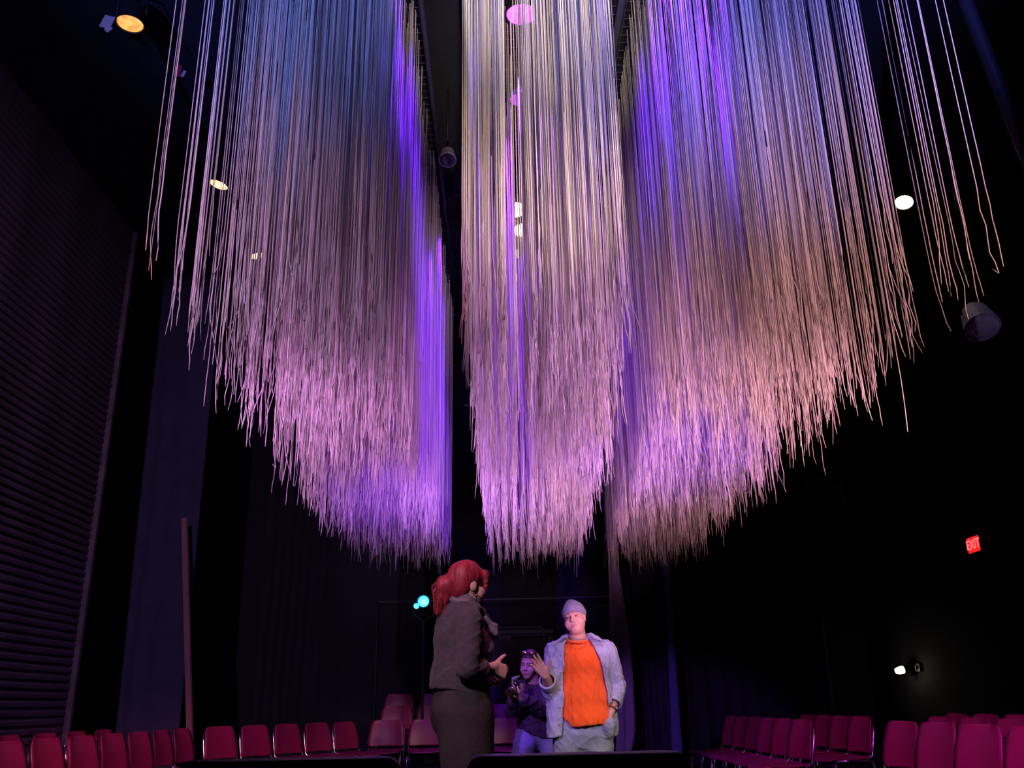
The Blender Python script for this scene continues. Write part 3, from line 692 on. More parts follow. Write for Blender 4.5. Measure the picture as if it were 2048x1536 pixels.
for ft in (ft_r, ft_l): B.cap(ft + V3(0, .04, .05), ft + V3(0, -.13, .04), .04, .035, .03)
hand_d = unit(P(1068, 1318, -.40) - wr_r)
add_hand(B, wr_r, (-.105, -.10, .140), (.1, -1, -.5), (1, 0, .6), 1.10, (.05, .08, .12, .18), .11, (.80, .62, .15), .10, 1.08)
add_hand(B, wr_l, (-.10, .02, -1), (-1, .1, .1), (-.3, -1, 0), .98, (.2, .2, .2, .2), .02, (.25, 1, .1), .0, 1.1)
body = field_obj('body', B, M['skin'], root, lambda V: hd.tint(V, SK['man'], brow=(.28, .15, .10)))
# T-shirt
S_ = Field(V3(cx - .36, D - .30, .70), V3(cx + .36, D + .28, 1.56), .0052)
torso(S_, .004); S_.ell(P(1172, 1440, -.02), (.205, .180, .17), None, .04); S_.cap(sh_r, sh_r * .6 + el_r * .4, .06, .055, .04); S_.cap(sh_l, sh_l * .6 + el_l * .4, .06, .055, .04)
X, Y, Z = S_.grids()
zh = P(1170, 1452, -.16)[2]; zh2 = P(1128, 1430, -.16)[2]; xa = P(1127, 1440, -.16)[0]; xb = P(1143, 1440, -.16)[0]
S_.keep(np.maximum(zh + np.clip((xb - X) / (xb - xa), 0, 2) * (zh2 - zh) - .02 * np.clip((cx - X) * 3, -.2, .2) - Z, -1) + 0 * Y)
nc = P(1153, 1267, -.03); R2 = np.array([[1, 0, 0], [0, .8, -.6], [0, .6, .8]])
S_.ell(nc, (.086, .105, .075), None, .004, True)
ts = field_obj('t_shirt', S_, M['orange'], root, wr=[(.016, 3, 24, (1, 1, .22)), (.010, 103, 95, (1, 1, .16)), (.006, 104, 150, (1, 1, .3))])
tube('collar', [tuple(nc + V3(.080 * math.cos(t), .084 * math.sin(t) + .010, -.050 + .022 * math.sin(t)) - np.array(root.location)) for t in np.linspace(0, 2 * math.pi, 30)], .010, M['orange'], root, 6)
# open denim overshirt
J = Field(V3(cx - .50, D - .40, .60), V3(cx + .46, D + .30, 1.60), .0052)
torso(J, .030)
J.cap(P(1116, 1400, -.07), P(1113, 1500, -.075), .085, .075, .05); J.cap(P(1210, 1410, .02), P(1212, 1495, .02), .08, .08, .05)
J.cap(P(1120, 1455, .02), P(1124, 1440, .02), .10, .10, .05); J.cap(P(1208, 1455, .03), P(1204, 1430, .02), .09, .09, .05)
cu_r = el_r * .52 + wr_r * .48; cu_l = el_l * .48 + wr_l * .52
J.cap(sh_r, el_r, .083, .068, .04); J.cap(el_r, cu_r, .070, .062, .02)
J.cap(sh_l, el_l, .083, .068, .04); J.cap(el_l, cu_l, .070, .062, .02)
X, Y, Z = J.grids()
zs = []; xl = []; xr = []
for (y, a_, b_) in [(1262, 1140, 1172), (1285, 1131, 1187), (1320, 1129, 1203), (1380, 1127, 1215), (1430, 1125, 1219), (1478, 1126, 1222)]:
    p_ = P(a_, y, -.17); q_ = P(b_, y, -.17); zs.append(p_[2]); xl.append(p_[0]); xr.append(q_[0])
o_ = np.argsort(zs); zs = np.array(zs)[o_]; xl = np.array(xl)[o_]; xr = np.array(xr)[o_]
J.cut(np.maximum(np.maximum(np.interp(Z, zs, xl) - X, X - np.interp(Z, zs, xr)), Y - (D - .01)))
zhem = P(1110, 1474, -.12)[2]
Xc = X - P(1165, 1400)[0]
arm = ((X < P(1122, 1400)[0]) & (Y < D - .08) & (Z > zhem + .2)) * 1.
J.keep(np.maximum(zhem - Z + .02 * np.sin(X * 30) * .4, -1) + 0 * Y)
J.ell(P(1155, 1264, -.01), (.098, .115, .085), None, .004, True)
for (e, c_) in ((wr_r, cu_r), (wr_l, cu_l)):      # open sleeve ends
    dv = unit(e - c_); q_ = c_ + dv * .05
    J.cap(c_ + dv * .035, c_ + dv * .14, .060, .070, .002, True)
ov = field_obj('overshirt', J, M['denim'], root, wr=[(.015, 5, 24, (1, 1, .38)), (.011, 106, 85, (1, 1, .5)), (.006, 107, 130, WR)])
def ring(c, ax, r_, rad, n=18):
    ax = unit(ax); a_ = unit(np.cross(ax, (.3, .2, 1))); b_ = np.cross(ax, a_)
    return [tuple(np.asarray(c) + r_ * (math.cos(t) * a_ + math.sin(t) * b_) - np.array(root.location)) for t in np.linspace(0, 2 * math.pi, n)]
for (e, c_) in ((wr_r, cu_r), (wr_l, cu_l)):
    dv = unit(e - c_); F2 = Field(c_ - .13, c_ + .13, .006)
    F2.cap(c_ - dv * .018, c_ + dv * .042, .070, .070, .002)
    gx, gy, gz = F2.grids(); pr = (gx - c_[0]) * dv[0] + (gy - c_[1]) * dv[1] + (gz - c_[2]) * dv[2]
    F2.keep(np.maximum(pr - .046, -.022 - pr)); F2.cap(c_, c_ + dv * .2, .054, .054, .002, True)
    field_obj('rolled_cuff', F2, M['denim'], root, wr=[(.003, 8, 40, WR)])
# collar points and chest pocket flaps of the overshirt
def flap(name, pts, thick, m, off_y=0):
    n = len(pts); V = [tuple(np.asarray(p_) - np.array(root.location)) for p_ in pts] + [tuple(np.asarray(p_) + V3(0, thick, 0) - np.array(root.location)) for p_ in pts]
    Fc = [tuple(range(n)), tuple(range(2 * n - 1, n - 1, -1))] + [(i, i + n, (i + 1) % n + n, (i + 1) % n) for i in range(n)]
    return mesh_obj(name, V, Fc, m, root)
flap('collar_flap', [P(1139, 1272, -.085), P(1128, 1276, -.10), P(1103, 1290, -.105), P(1113, 1281, -.07), P(1128, 1270, -.03)], .018, M['denim'])
flap('collar_flap', [P(1179, 1270, -.085), P(1190, 1278, -.11), P(1207, 1281, -.095), P(1196, 1272, -.05), P(1182, 1267, -.03)], .018, M['denim'])
from mathutils.bvhtree import BVHTree
ov_bvh = BVHTree.FromPolygons([v.co.copy() for v in ov.data.vertices], [tuple(p_.vertices) for p_ in ov.data.polygons])
def on_cloth(x, y, lift=.004):
    """the point of the overshirt's front that lies at this height and side"""
    q_ = P(x, y, -.15); h = ov_bvh.ray_cast(Vector((q_[0] - root.location[0], -.6, q_[2])), Vector((0, 1, 0)))
    yy = h[0].y if h[0] is not None else -.15
    return V3(q_[0], root.location[1] + yy - lift, q_[2])
for (x0_, x1_, y0_, y1_) in ((1206, 1229, 1322, 1332), (1104, 1121, 1320, 1331)):
    xs_ = np.linspace(x0_, x1_, 7); V_ = []; Fc_ = []
    for lift in (.010, -.006):
        for r_i in range(3):
            for k_, x_ in enumerate(xs_):
                ye = y1_ + 4 * (1 - abs(k_ - 3) / 3); V_.append(tuple(on_cloth(x_, y0_ + (ye - y0_) * r_i / 2, lift) - np.array(root.location)))
    for r_i in range(2):
        for k_ in range(6):
            a_ = r_i * 7 + k_; Fc_ += [(a_ + 7, a_ + 8, a_ + 1, a_), (a_ + 21, a_ + 22, a_ + 29, a_ + 28)]
    for k_ in range(6): Fc_ += [(k_, k_ + 1, k_ + 22, k_ + 21), (14 + k_ + 21, 14 + k_ + 22, 14 + k_ + 1, 14 + k_)]
    for r_i in range(2): a_ = r_i * 7; Fc_ += [(a_ + 21, a_ + 28, a_ + 7, a_), (a_ + 6, a_ + 13, a_ + 34, a_ + 27)]
    mesh_obj('pocket_flap', V_, Fc_, M['denim'], root)
for (y, x_) in [(1310, 1123), (1345, 1121), (1380, 1120), (1415, 1119), (1450, 1118)]:
    lathe('button', [(0, .0), (.006, .0), (.006, .004), (0, .005)], M['grey'], root, 10, Matrix.Translation(Vector(on_cloth(x_, y)) - root.location) @ Matrix.Rotation(math.radians(90), 4, 'X'))
# jeans and shoes
T_ = Field(V3(cx - .36, D - .28, .0), V3(cx + .36, D + .28, 1.02), .007)
T_.ell(P(1166, 1466, .02), (.212, .158, .16), None, .05)
for hp_, kn_, ft_ in ((hp_r, kn_r, ft_r), (hp_l, kn_l, ft_l)):
    T_.cap(hp_, kn_, .128, .098, .03); T_.cap(kn_, ft_ + V3(0, .02, .10), .098, .085, .03)
T_.cap(V3(cx, D - .20, .30), V3(cx, D - .17, .78), .015, .008, .05, True)
T_.ell(P(1217, 1454, -.09), (.062, .075, .080), None, .03)           # hand pushed into the pocket
X, Y, Z = T_.grids(); T_.keep(np.maximum(Z - .99, .05 - Z) + 0 * X + 0 * Y)
field_obj('jeans', T_, M['jeans'], root, wr=[(.010, 9, 24, (1, 1, .8)), (.011, 110, 80, (1, 1, .9)), (.005, 111, 130, WR)])
for ft_ in (ft_r, ft_l):
    F2 = Field(ft_ + V3(-.08, -.26, -.005), ft_ + V3(.08, .14, .16), .007)
    F2.cap(ft_ + V3(0, .05, .05), ft_ + V3(0, -.15, .038), .052, .046, .03); F2.cap(ft_ + V3(0, .04, .05), ft_ + V3(0, .03, .11), .05, .05, .02)
    gx, gy, gz = F2.grids(); F2.keep(.002 - gz + 0 * gx + 0 * gy); field_obj('shoe', F2, M['shoe'], root)
# beanie
Bn = Field(hd.c - .19, hd.c + .24, .0045)
Bn.ell(hd.p(0, -.014, .058), np.array([.087 * hd.w, .108, .092]), hd.R, .02)
Bn.ell(hd.p(.012, -.040, .128), (.050, .058, .042), hd.R, .035)
Bn.ell(hd.p(.022, -.052, .150), (.030, .034, .022), hd.R, .03)
gx, gy, gz = Bn.grids()
lz = (gx - hd.c[0]) * hd.u[0] + (gy - hd.c[1]) * hd.u[1] + (gz - hd.c[2]) * hd.u[2]; lf = (gx - hd.c[0]) * hd.f[0] + (gy - hd.c[1]) * hd.f[1] + (gz - hd.c[2]) * hd.f[2]
brim = .010 + np.clip(lf, -.1, .1) * .36
rim = (lz - brim < .055) & (lz - brim > 0); Bn.f -= (rim * .007).astype(np.float32)
Bn.keep(brim - lz)
bo = field_obj('beanie', Bn, M['beanie'], root, wr=[(.0022, 12, 40, WR)], rel_=2)
# watch
wq = wr_l * .90 + el_l * .10
tube('watch_strap', ring(wq, wr_l - el_l, .0385, 0), .0085, M['leather'], root, 6)
p_ = wq + V3(.034, -.022, .004); lathe('watch_case', [(0, 0), (.018, 0), (.018, .010), (.015, .012), (0, .012)], M['steel'], root, 14, Matrix.Translation(Vector(p_) - root.location) @ Matrix.Rotation(math.radians(60), 4, 'Y'))

for o in list(root.children):
    n_ = o.name.split('.')[0]
    if n_ in ('button', 'pocket_flap', 'rolled_cuff', 'collar_flap'): o.parent = ov
    elif n_ == 'collar': o.parent = ts
    elif n_ == 'watch_case': o.parent = next(c_ for c_ in root.children if c_.name.startswith('watch_strap'))
# ---- red-haired woman, seen from behind ---------------------------------------
D = 4.95
P = lambda x, y, dy=0: pd(x, y, D + dy)
base = P(922, 1480); root = empty('person', (base[0], D, 0)); cx = base[0]
tag(root, 'person with red ponytail and dark sweater seen from behind, hands held in front', 'person')
hd = Head(P(936, 1171, .0), (.86, .50, .0), (.05, 0, 1), .96, .98)
neckb = P(928, 1228, .02)
sh_n = P(940, 1243, -.135); sh_f = P(904, 1243, .165)     # near (her right) and far shoulder
el_n = P(934, 1340, -.185); wr_n = P(985, 1335, -.03)
el_f = P(915, 1345, .26); wr_f = P(968, 1350, .18)
WF = unit(V3(.86, .50, 0)); WRt = V3(WF[1], -WF[0], 0); RW = np.stack([WRt, WF, V3(0, 0, 1)], 1)
lo = V3(cx - .30, D - .36, -.005); hi = V3(cx + .42, D + .50, 1.72)
B = Field(lo, hi, .0042)
hd.add(B, .90)
B.cap(hd.p(0, -.025, -.04), neckb, .052, .058, .03)
def torso(F_, g):
    F_.ell(P(918, 1268, .02), np.array([.155, .112, .16]) + g, RW, .05)
    F_.ell(P(944, 1300, .05), np.array([.130, .080, .09]) + g, RW, .05)
    F_.ell(P(917, 1335, .02), np.array([.150, .122, .18]) + g, RW, .06)
    F_.ell(P(921, 1378, .02), np.array([.158, .128, .12]) + g, RW, .05)
    F_.cap(P(932, 1238, -.09), P(908, 1238, .13), .052 + g, None, .05)
    F_.cap(P(925, 1224, -.02), P(915, 1224, .06), .050 + g, None, .05)
torso(B, -.03)
hp_n = V3(cx + .0, D - .05, .90); hp_f = V3(cx - .0, D + .13, .90)
kn_n = V3(cx + .02, D - .06, .49); kn_f = V3(cx + .03, D + .14, .49); ft_n = V3(cx + .0, D - .06, 0); ft_f = V3(cx + .03, D + .15, 0)
B.ell(P(921, 1418, .02), (.13, .10, .12), RW, .05)
B.cap(sh_n, el_n, .042, .036, .03); B.cap(el_n, wr_n, .036, .026, .02); B.cap(sh_f, el_f, .048, .040, .03); B.cap(el_f, wr_f, .039, .026, .02)
for hp_, kn_, ft_ in ((hp_n, kn_n, ft_n), (hp_f, kn_f, ft_f)):
    B.cap(hp_, kn_, .085, .058, .04); B.cap(kn_, ft_ + V3(-.02, 0, .08), .056, .036, .03); B.cap(ft_ + V3(-.03, 0, .045), ft_ + V3(.13, .02, .035), .036, .03, .03)
add_hand(B, wr_n, unit(P(1010, 1344, .03) - wr_n), (-.25, .85, -.3), (0, 0, 1), 1.0, (.45, .5, .55, .6), .04, (.75, .65, -.05), .12, 1.05)
add_hand(B, wr_f, unit(P(990, 1374, .06) - wr_f), (-.2, -.8, .6), (.5, 0, 1), .95, (.15, .15, .18, .2), .06, (.6, .8, .1), .1, 1.05)
field_obj('body', B, M['skin'], root, lambda V: hd.tint(V, SK['woman']))
# sweater with three-quarter sleeves
S_ = Field(V3(cx - .28, D - .34, .85), V3(cx + .34, D + .44, 1.52), .0055)
torso(S_, .012)
c_n = el_n * .42 + wr_n * .58; c_f = el_f * .3 + wr_f * .7
S_.cap(sh_n, el_n, .066, .056, .022); S_.cap(el_n, c_n, .056, .046, .010); S_.cap(sh_f, el_f, .070, .058, .035); S_.cap(el_f, c_f, .058, .047, .015)
X, Y, Z = S_.grids(); zc = P(920, 1381, 0)[2]
S_.keep(zc + .012 * np.sin(X * 16 + 1) - Z + 0 * Y)
S_.cap(c_n + unit(wr_n - el_n) * .030, wr_n, .040, .046, .002, True); S_.cap(c_f + unit(wr_f - el_f) * .030, wr_f, .040, .046, .002, True)
S_.ell(P(926, 1212, .03), (.078, .085, .030), None, .004, True)
field_obj('sweater', S_, M['sweater'], root, wr=[(.014, 15, 20, (1, 1, 1.2)), (.006, 116, 62, (1, 1, 1.3)), (.003, 117, 110, WR)])
# white collar edge, scarf, trousers
def loop(c, rx, ry, tilt, rad, n=30, wob=0, seed=1):
    g_ = random.Random(seed); ph = g_.random() * 6
    return [tuple(np.asarray(c) + V3(rx * math.cos(t), ry * math.sin(t), tilt[0] * math.cos(t) + tilt[1] * math.sin(t) + wob * math.sin(3 * t + ph)) - np.array(root.location)) for t in np.linspace(0, 2 * math.pi, n)]
tube('shirt_collar', loop(P(921, 1212, .04), .080, .085, (-.018, .01), 0), .011, M['whitecloth'], root, 8)
scf = empty('x', (0, 0, 0)); bpy.data.objects.remove(scf)
F2 = Field(P(928, 1206, .03) - .20, P(928, 1206, .03) + .22, .0055)
for i_, (yy, rx, ry, tl, rad) in enumerate([(1205, .082, .086, (-.030, .01), .020), (1196, .074, .078, (-.022, .0), .021), (1188, .064, .068, (-.006, .01), .016)]):
    L_ = [np.array(p_) + np.array(root.location) for p_ in loop(P(928, yy, .03), rx, ry, tl, 0, 26, .006, i_)]
    for p_, q_ in zip(L_, L_[1:]): F2.cap(p_, q_, rad, rad, .006)
F2.cap(P(957, 1212, .05), P(968, 1243, .08), .030, .036, .02)
field_obj('scarf', F2, M['scarf'], root, wr=[(.006, 18, 60, WR), (.003, 19, 120, WR)])
F2 = Field(P(975, 1262, .10) - .17, P(975, 1262, .10) + .17, .005)
F2.cap(P(966, 1238, .06), P(981, 1264, .09), .030, .034, .02); F2.ell(P(983, 1265, .09), (.030, .05, .032), None, .02); F2.cap(P(982, 1268, .09), P(973, 1292, .10), .030, .016, .02)
for (a_, b_) in (((969, 1240), (992, 1252)), ((992, 1252), (993, 1268)), ((993, 1268), (976, 1276)), ((976, 1262), (990, 1262))): F2.cap(P(*a_, .06), P(*b_, .06), .009, .009, .006)
field_obj('scarf_end', F2, M['scarf'], root, wr=[(.006, 20, 60, WR)])
T_ = Field(V3(cx - .28, D - .24, .0), V3(cx + .26, D + .34, 1.10), .006)
T_.ell(P(921, 1398, .02), (.165, .135, .13), RW, .05); T_.ell(P(909, 1432, .02), (.165, .110, .12), RW, .05); T_.ell(P(936, 1430, .02), (.15, .105, .16), RW, .05)
for hp_, kn_, ft_ in ((hp_n, kn_n, ft_n), (hp_f, kn_f, ft_f)): T_.cap(hp_, kn_, .125, .105, .05); T_.cap(kn_, ft_ + V3(-.02, 0, .07), .100, .085, .03)
T_.cap(P(938, 1440, -.04), V3(cx + .06, D - .05, .5), .12, .11, .05)
X, Y, Z = T_.grids(); T_.keep(np.maximum(Z - P(920, 1383, 0)[2] - .05, .04 - Z) + 0 * X + 0 * Y)
field_obj('trousers', T_, M['pants'], root, wr=[(.006, 21, 20, (1, 1, .5)), (.002, 22, 60, WR)])
for ft_ in (ft_n, ft_f):
    F2 = Field(ft_ + V3(-.12, -.08, -.005), ft_ + V3(.24, .10, .13), .007)
    F2.cap(ft_ + V3(-.03, 0, .045), ft_ + V3(.15, .02, .036), .046, .040, .03); gx, gy, gz = F2.grids(); F2.keep(.002 - gz + 0 * gx + 0 * gy); field_obj('shoe', F2, M['shoe'], root)
# hair: cap, fringe, ponytail with loose ends
Hr = Field(P(915, 1185) + V3(-.22, -.19, -.20), P(930, 1170) + V3(.20, .22, .22), .0042)
Hr.ell(hd.p(0, -.016, .044), np.array([.086, .104, .094]), hd.R, .02)
Hr.ell(hd.p(0, -.050, -.005), np.array([.072, .062, .075]), hd.R, .02)
gx, gy, gz = Hr.grids(); rl = [(gx - hd.c[0]) * v_[0] + (gy - hd.c[1]) * v_[1] + (gz - hd.c[2]) * v_[2] for v_ in (hd.r, hd.f, hd.u)]
Hr.cut(np.maximum(.030 - np.clip(rl[2], -.05, .06) * .25 - rl[1], rl[2] - .034))      # face opening below the hairline
Hr.ell(hd.p(.074, .0, -.020), (.020, .024, .036), hd.R, .01, True); Hr.ell(hd.p(-.074, .0, -.020), (.020, .024, .036), hd.R, .01, True)
for sx in (-1, 1):
    Hr.cap(hd.p(sx * .050, .084, .055), hd.p(sx * .066, .078, -.010), .022, .012, .02); Hr.cap(hd.p(sx * .066, .078, -.005), hd.p(sx * .062, .074, -.055), .011, .004, .01)
Hr.cap(hd.p(-.045, .080, .060), hd.p(.045, .080, .060), .024, .024, .02)
pt = P(904, 1157, -.02)
Hr.cap(hd.p(0, -.09, .025), pt, .034, .026, .02)
Hr.ell(P(889, 1171, -.02), (.042, .045, .048), None, .02); Hr.cap(P(888, 1172, -.02), P(884, 1200, -.02), .046, .036, .03); Hr.cap(P(884, 1198, -.02), P(876, 1226, -.015), .036, .014, .02)
Hr.cap(P(890, 1195, -.01), P(893, 1222, -.01), .026, .008, .02); Hr.cap(P(880, 1195, -.02), P(868, 1220, -.02), .020, .006, .02)
field_obj('hair', Hr, M['redhair'], root, wr=[(.004, 25, 70, (1, 1, .25)), (.002, 26, 150, (1, 1, .2))])
tube('hair_tie', [tuple(pt + V3(.012, .0, .004) + .030 * (math.cos(t) * V3(.25, 0, 1) + math.sin(t) * V3(0, 1, 0)) - np.array(root.location)) for t in np.linspace(0, 6.283, 16)], .006, M['black'], root, 6)
bm = bmesh.new(); g_ = random.Random(4)
for i_ in range(220):
    t = g_.random(); a_ = P(880 + 22 * g_.random(), 1158 + 12 * g_.random(), -.02 + g_.uniform(-.04, .04)); e_ = P(866 + 30 * g_.random(), 1200 + 32 * g_.random(), -.02 + g_.uniform(-.045, .045)); m_ = (a_ + e_) / 2 + V3(g_.uniform(-.035, .02), g_.uniform(-.025, .025), .02)
    add_tube(bm, [tuple(v_ - np.array(root.location)) for v_ in (a_, (a_ + m_) / 2 + V3(-.004, 0, .006), m_, (m_ + e_) / 2, e_)], [.0016, .0018, .0016, .0013, .0006], 3, False)
o = bm_obj('loose_hair', bm, M['redhair'], root); o['kind'] = 'stuff'
tube('earring', [tuple(hd.p(.082, .002 + .012 * math.sin(t), -.052 + .012 * math.cos(t)) - np.array(root.location)) for t in np.linspace(0, 6.28, 14)], .0022, M['gold'], root, 5)
# spectacles arm
tube('glasses_arm', [tuple(hd.p(.083, -.005, .012) - np.array(root.location)), tuple(hd.p(.080, .085, .010) - np.array(root.location))], .0022, M['black'], root, 5)

# ---- person with a camera behind ----------------------------------------------
D = 8.45
P = lambda x, y, dy=0: pd(x, y, D + dy)
base = P(1062, 1480); root = empty('person', (base[0], D, 0)); cx = base[0]
tag(root, 'stooping person in a dark jacket holding a video camera, sunglasses on head', 'person')
hd = Head(P(1059, 1330, -.05), (-.40, -.90, -.10), (.06, -.12, 1), .97, .98)
neckb = P(1072, 1378, .06)
sh_r = P(1040, 1383, -.03); sh_l = P(1096, 1388, .10)
el_r = P(1024, 1420, -.16); wr_r = P(1026, 1395, -.40); el_l = P(1084, 1418, -.16); wr_l = P(1042, 1396, -.42)
hpc = P(1074, 1470, .12); z_h = hpc[2]
hp_r = V3(hpc[0] - .09, D + .08, z_h); hp_l = V3(hpc[0] + .09, D + .12, z_h)
ft_r = V3(cx - .20, D - .05, 0); ft_l = V3(cx + .22, D + .35, 0)
kn_r = V3(cx - .12, D - .20, .44); kn_l = V3(cx + .20, D - .02, .42)
B = Field(V3(cx - .40, D - .62, -.005), V3(cx + .45, D + .50, 1.52), .0048)
hd.add(B, .92)
B.cap(hd.p(0, -.025, -.05), neckb, .052, .058, .03)
def torso(F_, g):
    F_.ell(P(1070, 1400, .04), np.array([.145, .125, .15]) + g, None, .05)
    F_.ell(P(1074, 1440, .08), np.array([.150, .135, .16]) + g, None, .05)
    F_.cap(P(1046, 1382, .0), P(1092, 1385, .08), .062 + g, None, .05)
    F_.ell(P(1075, 1462, .11), np.array([.16, .14, .10]) + g, None, .05)
torso(B, -.02)
B.cap(sh_r, el_r, .046, .038, .03); B.cap(el_r, wr_r, .037, .026, .02); B.cap(sh_l, el_l, .046, .038, .03); B.cap(el_l, wr_l, .037, .026, .02)
for hp_, kn_, ft_ in ((hp_r, kn_r, ft_r), (hp_l, kn_l, ft_l)):
    B.cap(hp_, kn_, .082, .056, .04); B.cap(kn_, ft_ + V3(0, .03, .08), .054, .036, .03); B.cap(ft_ + V3(0, .03, .045), ft_ + V3(-.03, -.12, .035), .036, .03, .03)
add_hand(B, wr_r, (.1, -.3, 1), (.8, -.5, 0), (1, 0, 0), .95, (.7, .7, .7, .7), .02, (.5, .7, .2), .1, 1.1)
add_hand(B, wr_l, unit(P(1031, 1384, -.50) - wr_l), (-.3, .4, .8), (-.2, -1, .2), .98, (.5, .5, .55, .6), .03, (.5, .7, .3), .1, 1.1)
field_obj('body', B, M['skin'], root, lambda V: hd.tint(V, SK['third']))
S_ = Field(V3(cx - .38, D - .52, .52), V3(cx + .42, D + .42, 1.30), .0065)
torso(S_, .025); c_r = el_r * .15 + wr_r * .85; c_l = el_l * .12 + wr_l * .88
S_.cap(sh_r, el_r, .072, .062, .035); S_.cap(el_r, c_r, .060, .046, .015); S_.cap(sh_l, el_l, .076, .066, .035); S_.cap(el_l, c_l, .062, .046, .015)
S_.cap(P(1068, 1376, -.01), P(1078, 1374, .07), .066, .06, .03)
S_.cap(P(1085, 1450, .10), P(1084, 1470, .12), .12, .13, .05)
X, Y, Z = S_.grids(); S_.keep(P(1060, 1470, 0)[2] - .05 * np.clip((X - cx) * 4, -1, 1) - Z + 0 * Y)
S_.ell(P(1066, 1366, .0), (.065, .07, .03), None, .004, True)
field_obj('jacket', S_, M['jacket2'], root, wr=[(.012, 31, 24, WR), (.013, 131, 75, WR)])
T_ = Field(V3(cx - .38, D - .36, .0), V3(cx + .40, D + .46, .95), .007)
T_.ell(hpc, (.165, .15, .12), None, .05)
for hp_, kn_, ft_ in ((hp_r, kn_r, ft_r), (hp_l, kn_l, ft_l)): T_.cap(hp_, kn_, .105, .085, .03); T_.cap(kn_, ft_ + V3(0, .03, .09), .085, .07, .03)
X, Y, Z = T_.grids(); T_.keep(np.maximum(Z - z_h - .06, .05 - Z) + 0 * X + 0 * Y)
field_obj('jeans', T_, M['jeans'], root, wr=[(.007, 33, 24, WR), (.003, 34, 60, WR)])
for ft_ in (ft_r, ft_l):
    F2 = Field(ft_ + V3(-.12, -.24, -.005), ft_ + V3(.09, .12, .13), .007); F2.cap(ft_ + V3(0, .03, .05), ft_ + V3(-.03, -.14, .038), .048, .042, .03)
    gx, gy, gz = F2.grids(); F2.keep(.002 - gz + 0 * gx + 0 * gy); field_obj('shoe', F2, M['shoe'], root)
Hr = Field(hd.c - .2, hd.c + .2, .0048)
Hr.ell(hd.p(0, -.016, .044), np.array([.084, .104, .094]), hd.R, .02); Hr.ell(hd.p(0, -.05, -.01), (.078, .07, .085), hd.R, .02)
gx, gy, gz = Hr.grids(); rl = [(gx - hd.c[0]) * v_[0] + (gy - hd.c[1]) * v_[1] + (gz - hd.c[2]) * v_[2] for v_ in (hd.r, hd.f, hd.u)]
Hr.cut(np.maximum(.022 - np.clip(rl[2], -.05, .08) * .2 - rl[1], rl[2] - .066)); Hr.ell(hd.p(.08, -.10, .06), (.04, .045, .04), hd.R, .03)
field_obj('hair', Hr, M['darkhair'], root, wr=[(.003, 36, 70, (1, 1, .3))])
# sunglasses pushed up on the hair
sg = empty('sunglasses', tuple(hd.p(0, .07, .105))); tag(sg, 'sunglasses with bright lenses pushed up on the stooping person\'s hair', 'sunglasses')
for sx in (-1, 1):
    F2 = Field(hd.p(sx * .034, .068, .108) - .045, hd.p(sx * .034, .068, .108) + .045, .004); F2.ell(hd.p(sx * .034, .068, .108), (.030, .007, .020), hd.R, .002)
    field_obj('lens', F2, M['gold'], sg)
    tube('temple_arm', [tuple(hd.p(sx * .064, .06, .108) - np.array(sg.location)), tuple(hd.p(sx * .090, -.03, .075) - np.array(sg.location))], .003, M['black'], sg, 5)
tube('bridge', [tuple(hd.p(-.008, .075, .110) - np.array(sg.location)), tuple(hd.p(.008, .075, .110) - np.array(sg.location))], .003, M['black'], sg, 5)
# the video camera in the hands
vc_p = P(1030, 1377, -.47); vc = empty('video_camera', tuple(vc_p)); tag(vc, 'compact black video camera with pale lens ring held by the stooping person', 'camera')
ax = unit(P(1016, 1387, -.62) - P(1036, 1374, -.44)); zx = Vector(ax).to_track_quat('Z', 'Y').to_matrix().to_4x4() @ Matrix.Scale(.84, 4)
bm = bmesh.new(); add_box(bm, (0, 0, -.02), (.085, .11, .13), None, .012); bmesh.ops.transform(bm, matrix=zx, verts=bm.verts[:]); bm_obj('camera_body', bm, M['black'], vc)
lathe('lens_barrel', [(.030, .04), (.036, .06), (.036, .10), (.042, .11), (.042, .15), (.036, .152), (.032, .12)], M['black'], vc, 20, zx)
lathe('lens_ring', [(.0365, .066), (.040, .068), (.040, .092), (.0365, .094)], M['gold'], vc, 20, zx)
lathe('lens_glass', [(0, .146), (.02, .144), (.034, .137), (0, .12)], M['lens_glare'], vc, 18, zx)
lathe('front_rim', [(.034, .150), (.043, .150), (.043, .156), (.034, .156)], M['gold'], vc, 20, zx)
bm = bmesh.new(); add_tube(bm, [(0, .05, -.07), (0, .10, -.06), (0, .105, .03), (0, .055, .05)], .012, 8); bmesh.ops.transform(bm, matrix=zx, verts=bm.verts[:]); bm_obj('top_handle', bm, M['grey'], vc, smooth=True)
lathe('microphone', [(.0, -.07), (.012, -.068), (.012, .05), (.0, .055)], M['steel'], vc, 12, zx @ Matrix.Translation((.03, .10, .0)))
bm = bmesh.new(); add_box(bm, (.075, .01, -.02), (.05, .07, .008), None, .003); bmesh.ops.transform(bm, matrix=zx, verts=bm.verts[:]); bm_obj('flip_screen', bm, M['grey'], vc)
#PEOPLE_END
for o in list(vc.children):
    if o.name.split('.')[0] in ('lens_ring', 'lens_glass', 'front_rim'): o.parent = next(c_ for c_ in vc.children if c_.name.startswith('lens_barrel'))
